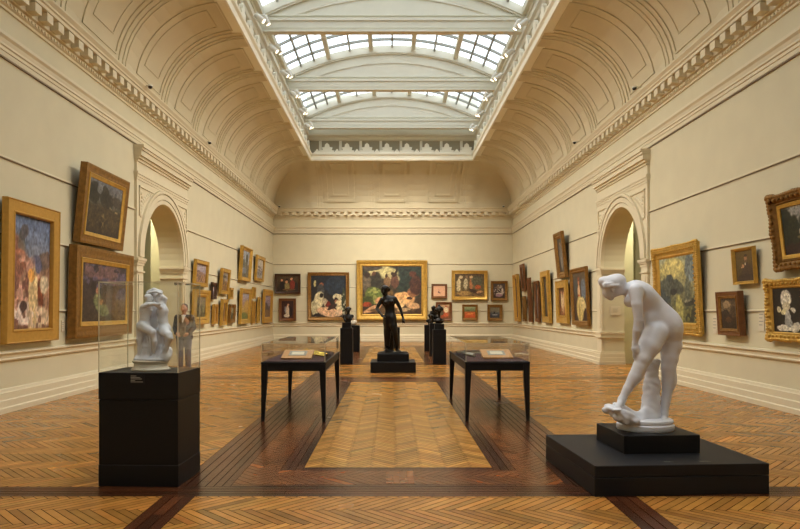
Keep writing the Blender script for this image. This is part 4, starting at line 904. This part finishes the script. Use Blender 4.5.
def panes(t, gx, gy, h, th=.008, z0=0.001):
    for nm, x0, x1, y0, y1, z0_, z1_ in (('front_pane', -gx, gx, -gy, -gy+th, z0, h), ('back_pane', -gx, gx, gy-th, gy, z0, h), ('side_pane', -gx, -gx+th, -gy+th, gy-th, z0, h), ('side_pane', gx-th, gx, -gy+th, gy-th, z0, h), ('top_pane', -gx, gx, -gy, gy, h, h+th)):
        b = MB(); b.box(x0, x1, y0, y1, z0_, z1_); b.build(nm, M['glass'], t)
    b = MB(); e = .0035
    for sx in (-1, 1):
        for sy in (-1, 1): b.box(sx*gx-e, sx*gx+e, sy*gy-e, sy*gy+e, z0, h+th)
    for sx in (-1, 1): b.box(sx*gx-e, sx*gx+e, -gy, gy, h+th-e, h+th+e)
    for sy in (-1, 1): b.box(-gx, gx, sy*gy-e, sy*gy+e, h+th-e, h+th+e)
    b.build('edge_seams', M['acedge'], t)
panes(t, gx, gy, VH)
# marble group: three entwined standing figures
def g_(px, py, y): d = PY-.02+y; return ((px-CX)*d/F-PX, y, H+(CY-py)*d/F-1.004)
G = thing('marble_group', 'small white marble group of entwined nude figures inside glass case', 'statue', (PX+.0, PY-.02, 1.004))
A = []
def shead(c, r=.036, k=.012, f=(-1, -.2)):
    A.append(e_(c, (r*.85, r*.85, r*1.1), k=k)); A.append(e_((c[0]-f[0]*r*.3, c[1]-f[1]*r*.3, c[2]+r*.35), (r*1.05, r*1.05, r*.8), k=.006))
    A.append(c_((c[0]+f[0]*r*.8, c[1]+f[1]*r*.8, c[2]+.006), (c[0]+f[0]*r*.95, c[1]+f[1]*r*.95, c[2]-.008), .004, .006, .005)); A.append(e_((c[0]+f[0]*r*.5, c[1]+f[1]*r*.5, c[2]-r*.85), (r*.35,)*3, k=.01))
# left figure, side on
shead(g_(149, 298.5, -.03), .036, f=(.9, -.3)); A += chain([g_(148, 302, -.03), g_(146.5, 306, -.03)], [.02, .026])
A += [e_(g_(145.5, 310, -.03), (.055, .05, .055), k=.03), e_(g_(144.8, 318, -.03), (.046, .045, .055), k=.03), e_(g_(143.3, 326, -.03), (.062, .055, .055), k=.03)]
A += chain([g_(143, 307, -.06), g_(150, 304.5, -.09), g_(160, 304, -.08)], [.022, .018, .014], .01)
A += chain([g_(144, 327, -.06), g_(148, 330, -.09), g_(152.5, 332, -.11)], [.048, .042, .032], .015) + chain([g_(152.5, 332, -.11), g_(154, 341, -.1), g_(153, 352, -.09)], [.03, .027, .017], .01)
A += chain([g_(141.5, 329, .0), g_(140.5, 339, -.01), g_(141, 348, -.01), g_(138.5, 358, -.02)], [.048, .037, .032, .018], .015) + chain([g_(138.5, 357.5, -.02), g_(136, 359, -.06)], [.018, .012], .01)
# right figure with raised arms and wreath of hair
shead(g_(158.5, 299, .0), .038, f=(-.9, -.3)); A += chain([g_(160, 303, .0), g_(162, 307, .0)], [.021, .028])
A += [e_(g_(162.5, 311.5, .0), (.055, .055, .06), k=.03), e_(g_(162.8, 320, .0), (.047, .048, .055), k=.03), e_(g_(164.5, 329, .0), (.06, .06, .06), k=.03)]
A += chain([g_(160, 307, -.05), g_(154, 303.5, -.08), g_(147, 303.5, -.07)], [.022, .017, .013], .01)
A += chain([g_(163, 307, .02), g_(165.5, 299, .02), g_(160, 293.5, .01)], [.023, .018, .014], .01)
A += chain([g_(164, 331, -.04), g_(168, 335, -.08), g_(169.6, 338, -.09)], [.046, .038, .03], .015) + chain([g_(169.6, 338, -.09), g_(166, 348, -.07), g_(163, 357, -.06)], [.03, .026, .017], .01)
A += chain([g_(162, 332, .02), g_(160, 343, .0), g_(158.5, 357, .0)], [.046, .034, .019], .015)
# third figure behind, head highest
shead(g_(153.5, 295.5, .05), .037, f=(.3, -.9)); A += chain([g_(153.5, 301, .05), g_(153.5, 306, .06)], [.02, .03])
A += [e_(g_(153.5, 312, .06), (.06, .045, .06), k=.03), e_(g_(153.5, 324, .06), (.05, .045, .07), k=.03), e_(g_(153.5, 332, .06), (.058, .05, .055), k=.03)] + chain([g_(153, 334, .05), g_(151, 346, .05), g_(150, 358, .05)], [.05, .036, .02], .02)
A += chain([g_(148.5, 292, .0), g_(154, 290.3, .0), g_(161, 291.8, .0)], [.017, .022, .016], .01)
for k_ in range(8): A.append(e_(g_(147.5+k_*2.0, 293.4-1.6*math.sin(k_/7*PI), -.03), (.013, .014, .011), k=.006))
# drapery and rocks between the legs
for x_, w_ in ((146, .018), (149.5, .016), (156.5, .018), (160.5, .02), (165.5, .02), (143.5, .018)):
    A += chain([g_(x_, 338, .0), g_(x_+1.2, 347, -.03), g_(x_-.8, 358, -.05)], [w_*.6, w_, w_*1.3], .012)
A += [e_(g_(152.5, 359, 0), (.165, .125, .03), k=.03), e_(g_(165, 356, -.03), (.05, .05, .03), k=.03), e_(g_(141, 357, .03), (.05, .05, .03), k=.03), e_(g_(169, 352, .02), (.03, .04, .05), k=.02)]
smesh('figures', A, .0048, M['marble'], G, k=.009, rough=.0022)
b = MB(); b.lathe([(.172, 0), (.176, .01), (.160, .022), (.152, .04), (.150, .06), (.162, .072), (.166, .085), (.15, .095)], n=40, sy=.8); b.build('oval_base', M['marble2'], G, smooth='auto')

# --- bronze dancer on two-step plinth, middle
BX, BYY = (393-CX)*16.7/F, 16.7; SC = 16.7/F
t = thing('stepped_plinth', 'two-step black plinth on floor under dark bronze dancer', 'plinth', (BX, BYY, 0))
b = MB(); b.bbox(-.565, .565, -.55, .5, 0, .265, .006); b.build('lower_step', M['black'], t)
b = MB(); b.bbox(-.40, .40, -.38, .38, .265, .46, .006); b.build('upper_step', M['black'], t)
b = MB(); b.box(-.06, .06, -.42, -.40, .2655, .30); b.build('caption_plate', M['blacktop'], t)
def d_(px, py, y): d = BYY+y; return ((px-CX)*d/F-BX, y, H+(CY-py)*d/F-.462)
D = thing('bronze_statue', 'dark bronze statue of a dancing woman on stepped black plinth', 'statue', (BX, BYY, .462))
A = []
A += [e_(d_(384.2, 291, -.05), (.085, .095, .115)), e_(d_(385, 288.6, -.03), (.115, .12, .09)), e_(d_(388, 289.5, .0), (.07, .08, .06)), c_(d_(383.6, 290.5, -.14), d_(383.4, 292.2, -.16), .012, .016, .01), e_(d_(384, 294.2, -.1), (.04, .04, .03))]
A += chain([d_(385.2, 294.5, -.02), d_(387, 297.5, 0)], [.055, .065]); A += [c_(d_(382.8, 299.6, 0), d_(394, 298.8, 0), .07, .07, .05)]
A += [e_(d_(388.5, 302.5, 0), (.17, .12, .16), k=.06), e_(d_(389.8, 309, 0), (.125, .105, .15), k=.06), e_(d_(390.2, 316, 0), (.15, .13, .15), k=.06), e_(d_(386, 302.5, -.1), (.058, .055, .058), k=.03), e_(d_(391.5, 302, -.1), (.058, .055, .058), k=.03)]
A += chain([d_(382.2, 300, 0), d_(378.5, 305, -.03), d_(377, 308.8, -.06)], [.062, .05, .042], .02) + chain([d_(377, 308.8, -.06), d_(379, 312, -.18), d_(381.3, 314.5, -.26)], [.042, .038, .028], .02)
hand(A, d_(381.3, 314.5, -.26), (.5, -.5, -.5), (0, 0, 1), 1, 1.1, k=.008)
A += chain([d_(394.8, 299, 0), d_(398, 304, -.02), d_(400.5, 309, -.04)], [.062, .05, .042], .02) + chain([d_(400.5, 309, -.04), d_(402, 314, -.08), d_(403, 317.5, -.1)], [.042, .036, .028], .02)
hand(A, d_(403, 317.5, -.1), (.05, -.1, -1), (-1, 0, 0), 1, 1.1, k=.008)
A += [c_(d_(403, 321, -.14), d_(404.5, 322.5, -.1), .035, .025, .02)]
A += chain([d_(392, 318, -.04), d_(393.5, 326, -.1), d_(395.3, 333.5, -.13), d_(396, 339, -.1), d_(397.3, 349, -.06)], [.115, .095, .07, .066, .04], .03)
A += [c_(d_(397.5, 350.5, -.05), d_(400.5, 352, -.14), .042, .032, .02)]
A += chain([d_(388, 318, 0), d_(387.5, 330, 0), d_(387, 345, .02)], [.13, .10, .07], .04) + [c_(d_(386.5, 350, 0), d_(384.5, 352.2, -.12), .045, .032, .02)]
# clinging drapery
for i in range(9):
    x_ = 386.2+i*.75; A += chain([d_(387.4+i*.5, 321, .06), d_(x_+.2, 335, .07+.03*(i % 2)), d_(x_-.6+i*.12, 351.5, .08+.04*(i % 2))], [.03, .03, .035], .012)
A += [e_(d_(391, 352.6, 0), (.34, .26, .035), k=.03)]
smesh('figure', A, .013, M['bronze'], D, k=.03, zmin=-.0)
b = MB(); b.lathe([(.36, 0), (.37, .012), (.36, .032), (.34, .038)], n=36, sy=.78); b.build('round_base', M['bronze'], D, smooth='auto').location = (.02, 0, 0)

# --- pedestals with small busts
def bust(loc, label, m, s=1.0, kind=0, rz=0):
    t = thing('bust', label, 'statue', loc, rz); A = []
    def v(x, y, z): return (x*s, y*s, z*s)
    if kind == 0:     # dark head turned, shoulders, raised hand
        A += [e_(v(0, 0, .42), (.075*s, .09*s, .105*s)), e_(v(.0, .03, .46), (.095*s, .1*s, .085*s)), e_(v(.07, .03, .47), (.05*s, .05*s, .045*s)), e_(v(-.08, 0, .45), (.045*s, .05*s, .05*s)), c_(v(0, -.09, .42), v(0, -.105, .395), .01*s, .015*s), e_(v(0, -.06, .34), (.03*s, .03*s, .025*s))]
        A += [c_(v(0, 0, .35), v(0, .01, .24), .05*s, .06*s), c_(v(-.14, .01, .2), v(.14, .01, .22), .07*s, .06*s, .05), e_(v(0, 0, .14), (.13*s, .1*s, .12*s)), c_(v(-.15, 0, .2), v(-.1, -.09, .06), .045*s, .035*s), c_(v(.15, 0, .22), v(.11, -.09, .1), .04*s, .03*s), c_(v(0, 0, .1), v(0, 0, .02), .09*s, .1*s)]
    elif kind == 1:   # crouched small figure
        A += [e_(v(-.03, -.02, .5), (.07*s, .08*s, .085*s)), e_(v(-.02, .0, .53), (.08*s, .085*s, .065*s)), c_(v(-.02, 0, .45), v(0, .02, .4), .04*s, .06*s), e_(v(0, .03, .34), (.12*s, .09*s, .12*s)), e_(v(.01, .04, .22), (.11*s, .1*s, .1*s))]
        A += chain([v(-.11, .0, .38), v(-.15, -.06, .28), v(-.08, -.14, .24)], [.04*s, .033*s, .026*s]) + chain([v(.11, .0, .38), v(.16, -.06, .27), v(.08, -.14, .24)], [.04*s, .033*s, .026*s])
        A += chain([v(-.06, .0, .2), v(-.09, -.15, .24), v(-.07, -.13, .06)], [.065*s, .05*s, .035*s]) + chain([v(.07, .0, .2), v(.1, -.15, .2), v(.09, -.1, .05)], [.065*s, .05*s, .035*s]) + [e_(v(0, 0, .07), (.16*s, .13*s, .06*s))]
    elif kind == 2:   # tall head bust with wings of hair on stalk
        A += [e_(v(0, 0, .5), (.09*s, .1*s, .12*s)), e_(v(.02, .03, .56), (.13*s, .11*s, .09*s)), e_(v(.11, .02, .53), (.055*s, .06*s, .06*s)), e_(v(-.11, .02, .5), (.06*s, .06*s, .07*s)), e_(v(0, .02, .66), (.05*s, .05*s, .05*s)), c_(v(0, -.1, .5), v(0, -.115, .47), .01*s, .016*s), c_(v(0, 0, .42), v(0, 0, .2), .055*s, .045*s), c_(v(0, 0, .2), v(0, 0, .12), .06*s, .12*s), c_(v(-.08, 0, .1), v(.08, 0, .1), .09*s, .09*s)]
    else:
        A += [e_(v(0, 0, .33), (.075*s, .085*s, .1*s)), e_(v(0, .02, .37), (.085*s, .09*s, .07*s)), c_(v(0, 0, .26), v(0, 0, .16), .045*s, .06*s), c_(v(-.1, 0, .13), v(.1, 0, .13), .07*s, .07*s, .05), e_(v(0, 0, .08), (.13*s, .1*s, .08*s))]
    smesh('figure', A, .012, m, t, k=.025*s, zmin=0.0)
def pedestal(x, y, w, h, label, step=True, rz=0):
    t = thing('display_pedestal', label, 'pedestal', (x, y, 0), rz)
    hh = h-.16 if step else h
    b = MB(); b.bbox(-w/2, w/2, -w/2, w/2, 0, hh, .005); b.build('body', M['black'], t)
    if step: b = MB(); b.bbox(-w*.36, w*.36, -w*.36, w*.36, hh, h, .005); b.build('top_block', M['black'], t)
    b = MB(); b.box(-.08, .08, -w/2-.004, -w/2-.0005, hh-.17, hh-.1); b.build('caption_plate', M['blacktop'], t)
DK = M['bronze']
def ped_px(x0, x1, y0, w, h, *a, **k):
    X = ((x0+x1)/2-CX)*y0/F; pedestal(X, y0+w/2, w, h, *a, **k); return X, y0+w/2
x, y = ped_px(340.6, 352, 18.87, .36, 1.2, 'nearer dark pedestal left of bronze dancer, carrying dark bust'); bust((x+.04, y, 1.2), 'dark bronze bust on nearer pedestal left of dancer', DK, .85, 0)
x, y = ped_px(349.6, 359.4, 24.3, .38, 1.0, 'farther dark pedestal left of dancer, carrying small white bust', step=False); bust((x-.06, y, 1.0), 'small white bust on farther pedestal left of dancer', M['marble2'], .85, 3)
x, y = ped_px(386, 400, 26.5, .56, .86, 'wide dark pedestal standing behind bronze dancer legs', step=False)
x, y = ped_px(433.2, 446.2, 18.87, .38, 1.16, 'nearest dark pedestal right of dancer, carrying tall dark head'); bust((x, y, 1.16), 'tall dark head on nearest pedestal right of dancer', DK, .8, 2)
x, y = ped_px(430, 440.5, 22.0, .36, 1.12, 'middle dark pedestal of three right of dancer', step=False); bust((x-.02, y, 1.12), 'dark crouching figure on middle pedestal right of dancer', DK, 1.0, 1)
x, y = ped_px(425.3, 433, 24.6, .34, 1.0, 'farthest dark pedestal of three right of dancer', step=False); bust((x+.05, y, 1.0), 'dark bust on farthest pedestal right of dancer', DK, .8, 0, .4)

# ------------------------------------------------------------------ TABLE CASES
def table(x0, x1, y0, y1, label, glabel):
    w, d = x1-x0, y1-y0; ht = .831
    t = thing('display_table', label, 'table', ((x0+x1)/2, (y0+y1)/2, 0))
    b = MB(); b.bbox(-w/2, w/2, -d/2, d/2, ht-.03, ht, .004); b.build('tabletop', M['black'], t)
    b = MB()
    for sy in (-1, 1): b.box(-w/2+.03, w/2-.03, sy*(d/2-.025)-.012, sy*(d/2-.025)+.012, ht-.125, ht-.03)
    for sx in (-1, 1): b.box(sx*(w/2-.025)-.012, sx*(w/2-.025)+.012, -d/2+.03, d/2-.03, ht-.125, ht-.03)
    b.build('apron', M['black'], t)
    for sx in (-1, 1):
        for sy in (-1, 1):
            b = MB(); cx, cy = sx*(w/2), sy*(d/2); a, c = .085, .045
            V = []
            for z, u in ((ht-.031, a), (ht-.125, a), (0, c)):
                for i, j in ((0, 0), (1, 0), (1, 1), (0, 1)): V.append((cx-sx*.004-sx*i*u, cy-sy*.004-sy*j*u, z))
            F_ = [(0, 1, 2, 3), (8, 9, 10, 11)]+[(r*4+k, r*4+(k+1) % 4, r*4+4+(k+1) % 4, r*4+4+k) for r in (0, 1) for k in range(4)]
            b.add(V, F_); b.build('leg', M['black'], t)
    g = thing('glass_case', glabel, 'display case', ((x0+x1)/2, (y0+y1)/2, ht)); panes(g, w/2-.012, d/2-.012, .255, .006)
    b = MB(); b.box(-w/2+.03, w/2-.03, -d/2+.03, d/2-.03, 0.0005, .008); b.build('lining', M['maroon'], g)
table(-1.805, -.90, 9.04, 11.5, 'black four-legged display table left of centre aisle', 'long glass cover on left display table')
table(1.045, 1.955, 9.1, 11.55, 'black four-legged display table right of centre aisle', 'long glass cover on right display table')
TZ = .8396
def mount(x, y, rz, label):
    t = thing('mounted_print', label, 'picture', (x, y, TZ), rz, rx=0)
    Mx = Matrix.Rotation(math.radians(14), 4, 'X')
    b = MB(); b.box(-.22, .22, -.2, .2, .0, .02, Matrix.Translation((0, 0, .052)) @ Mx); b.box(-.2, .2, .12, .15, 0, .075); b.build('board', M['blonde'], t)
    b = MB(); b.box(-.13, .13, -.09, .12, .0205, .024, Matrix.Translation((0, 0, .052)) @ Mx); pp = b.build('print', M['grey'], t)
    b = MB(); b.box(-.09, .09, -.05, .08, .0245, .026, Matrix.Translation((0, 0, .052)) @ Mx); b.build('image', M['card'], pp)
mount(-1.37, 9.62, .0, 'blonde wood mount with grey print in left table case')
mount(1.58, 9.72, .0, 'blonde wood mount with grey print in right table case')
# gilded metal objects, left case
t = thing('brass_ornament', 'shiny brass rods and leaf behind mounted print in left table case', 'ornament', (-1.2, 9.98, TZ), .0)
for k_ in range(5):
    b = MB(); y_ = k_*.035; b.tube([(-.34+.03*k_, y_-.02, .02+.012*k_), (-.1, y_-.06, .06+.012*k_), (.2, y_-.14, .02+.008*k_)], [.012, .018, .010], 8); b.build('rod', M['glit'], t, smooth='auto')
b = MB(); b.ball((.12, -.02, .045), (.10, .06, .035), 12, 8); b.ball((.2, .03, .035), (.05, .05, .03), 10, 6); b.build('leaf', M['glit'], t, smooth=True)
t = thing('dark_book', 'dark closed book lying in left table case behind print', 'book', (-1.52, 10.35, TZ), .2)
b = MB(); b.box(-.16, .16, -.12, .12, .004, .036); b.build('pages', M['card'], t)
b = MB(); b.box(-.165, .165, -.125, .125, .0, .004); b.box(-.165, .165, -.125, .125, .036, .041); b.box(-.165, -.16, -.125, .125, 0, .041); b.build('cover', M['dark'], t)
t = thing('rolled_print', 'rolled grey print lying beside wood mount in right table case', 'scroll', (1.22, 10.1, TZ), .3)
b = MB(); b.tube([(-.02, -.25, .03), (.02, .3, .03)], .028, 14); b.build('roll', M['grey'], t, smooth='auto')
b = MB(); b.tube([(0, .01, .03), (.003, .03, .03)], .030, 14); b.build('ribbon', M['card'], t, smooth='auto')
t = thing('dark_book', 'dark closed book lying in right table case behind rolled print', 'book', (1.33, 10.9, TZ), -.2)
b = MB(); b.box(-.2, .2, -.15, .15, .004, .036); b.build('pages', M['card'], t)
b = MB(); b.box(-.205, .205, -.155, .155, .0, .004); b.box(-.205, .205, -.155, .155, .036, .041); b.box(-.205, -.2, -.155, .155, 0, .041); b.build('cover', M['dark'], t)
t = thing('open_book', 'pale open book lying far inside right table case', 'book', (1.7, 10.35, TZ), .1)
for s in (-1, 1):
    b = MB(); b.add([(0, -.13, .012), (s*.1, -.13, .03), (s*.19, -.13, .02), (s*.19, .13, .02), (s*.1, .13, .03), (0, .13, .012), (0, -.13, 0), (s*.19, -.13, 0), (s*.19, .13, 0), (0, .13, 0)], [(0, 1, 4, 5), (1, 2, 3, 4), (6, 7, 2, 1, 0), (9, 8, 3, 4, 5), (6, 7, 8, 9), (2, 7, 8, 3)]); b.build('page', M['card'], t)

# ------------------------------------------------------------------ VISITOR seen through the glass case
V = thing('person', 'person in dark jacket and brown waistcoat standing beside left arch behind glass case', 'person', ((184.2-CX)*16.4/F, 16.4, 0), 0)
A = [e_((0, -.01, 1.60), (.075, .09, .112)), c_((0, -.1, 1.6), (0, -.112, 1.575), .010, .015, .01), e_((.078, .0, 1.59), (.014, .02, .03), k=.008), e_((-.078, 0, 1.59), (.014, .02, .03), k=.008), e_((0, -.06, 1.515), (.035, .035, .03)), c_((0, 0, 1.52), (0, .01, 1.40), .05, .06),
     e_((0, 0, 1.25), (.17, .1, .2)), e_((0, 0, 1.02), (.15, .1, .14)), e_((0, 0, .9), (.16, .11, .12))]
for s in (-1, 1):
    A += chain([(s*.17, .01, 1.38), (s*.235, .02, 1.12), (s*.17, -.12, .98)], [.05, .04, .03]); hand(A, (s*.15, -.14, .98), (-s*.5, -.3, -.4), (0, 1, 0), s, 1.0, k=.01)
    A += chain([(s*.09, 0, .88), (s*.1, -.01, .48), (s*.1, .02, .08)], [.085, .058, .04]); A += [c_((s*.1, .02, .05), (s*.11, -.14, .035), .04, .03)]
smesh('body', A, .014, M['skin'], V, k=.02)
for nm, cy_ in (('eye', 1.615),):
    for s in (-1, 1):
        b = MB(); b.ball((s*.03, -.088, cy_), (.012, .008, .008), 8, 5); b.build('eye', M['hair'], V, smooth=True)
b = MB(); b.ball((0, -.093, 1.545), (.022, .01, .005), 8, 5); b.build('mouth', M['maroon'], V, smooth=True)
smesh('hair', [e_((0, .025, 1.645), (.084, .092, .085)), e_((0, .05, 1.6), (.08, .07, .08))], .012, M['hair'], V, k=.02)
J = [c_((-.16, .01, 1.37), (.16, .01, 1.37), .075, .075, .05), e_((0, .03, 1.2), (.205, .12, .26)), c_((-.12, .02, .88), (.12, .02, .88), .1, .1), e_((0, .02, 1.0), (.2, .125, .22))]
for s in (-1, 1): J += chain([(s*.18, .01, 1.38), (s*.24, .02, 1.12), (s*.175, -.12, .985)], [.066, .06, .046])
smesh('jacket', J, .014, M['suit'], V, k=.03)
smesh('waistcoat', [e_((-.03, -.085, 1.14), (.11, .06, .25)), e_((-.06, -.1, .98), (.13, .05, .1))], .012, M['vest'], V, k=.02)
smesh('shirt', [c_((0, -.07, 1.40), (0, -.125, 1.26), .042, .018), e_((0, -.02, 1.415), (.065, .065, .03))], .01, M['shirt'], V, k=.015)
T = [c_((-.08, 0, .9), (.08, 0, .9), .115, .115)]
for s in (-1, 1): T += chain([(s*.09, 0, .88), (s*.1, -.01, .48), (s*.1, .02, .08)], [.105, .078, .07])
smesh('trousers', T, .014, M['jean'], V, k=.03, zmin=.05)
for s in (-1, 1): smesh('shoe', [c_((s*.1, .04, .045), (s*.115, -.16, .035), .052, .042)], .01, M['domeblack'], V, zmin=0)

# ------------------------------------------------------------------ LIGHT
for side, (yc, X, p, s) in PORT.items():                   # unseen lamps added to brighten the passages
    t = thing('added_lamp', 'unseen round lamp added to light passage beyond %s arch' % side, 'lamp', (X+s*1.9, yc+.6, 4.99))
    b = MB(); b.lathe([(.001, -.1), (.22, -.09), (.26, -.05)], n=24); b.build('diffuser', M['lampglow'], t, smooth=True)
    b = MB(); b.lathe([(.27, -.05), (.28, -.0)], n=24); b.build('rim', M['white_metal'], t, smooth='auto')
    L = bpy.data.lights.new('passage_fill_light', 'POINT'); L.energy = 280; L.color = (1, .92, .76); L.shadow_soft_size = .25
    o = bpy.data.objects.new('passage_fill_light', L); C.objects.link(o); o.location = (X+s*1.9, yc+.6, 4.6)
W = bpy.data.worlds.new('sky'); bpy.context.scene.world = W; W.use_nodes = True
bg = W.node_tree.nodes['Background']; bg.inputs[0].default_value = (.86, .93, 1.0, 1); bg.inputs[1].default_value = 2.9
L = bpy.data.lights.new('portal', 'AREA'); L.shape = 'RECTANGLE'; L.size = HW*2+.2; L.size_y = yb-ya; L.cycles.is_portal = True
o = bpy.data.objects.new('portal', L); C.objects.link(o); o.location = (XC, (ya+yb)/2, 11.9)

# ------------------------------------------------------------------ CAMERA
cam = bpy.data.cameras.new('camera'); cam.sensor_width = 36; cam.lens = F*36/800; cam.shift_x = (400-CX)/800; cam.shift_y = (CY-264.5)/800
co = bpy.data.objects.new('camera', cam); C.objects.link(co); co.location = (0, 0, H); co.rotation_euler = (PI/2, 0, 0); bpy.context.scene.camera = co
cam.clip_start = .05; cam.clip_end = 200
sc = bpy.context.scene
sc.view_settings.view_transform = 'Standard'; sc.view_settings.look = 'None'; sc.view_settings.exposure = -0.12; sc.view_settings.gamma = 1; sc.view_settings.use_curve_mapping = False
sc.cycles.caustics_reflective = False; sc.cycles.caustics_refractive = False; sc.cycles.use_adaptive_sampling = False
sc.cycles.max_bounces = 10; sc.cycles.diffuse_bounces = 5; sc.cycles.glossy_bounces = 4; sc.cycles.transparent_max_bounces = 24
sc.cycles.use_denoising = True; sc.cycles.sample_clamp_indirect = 3
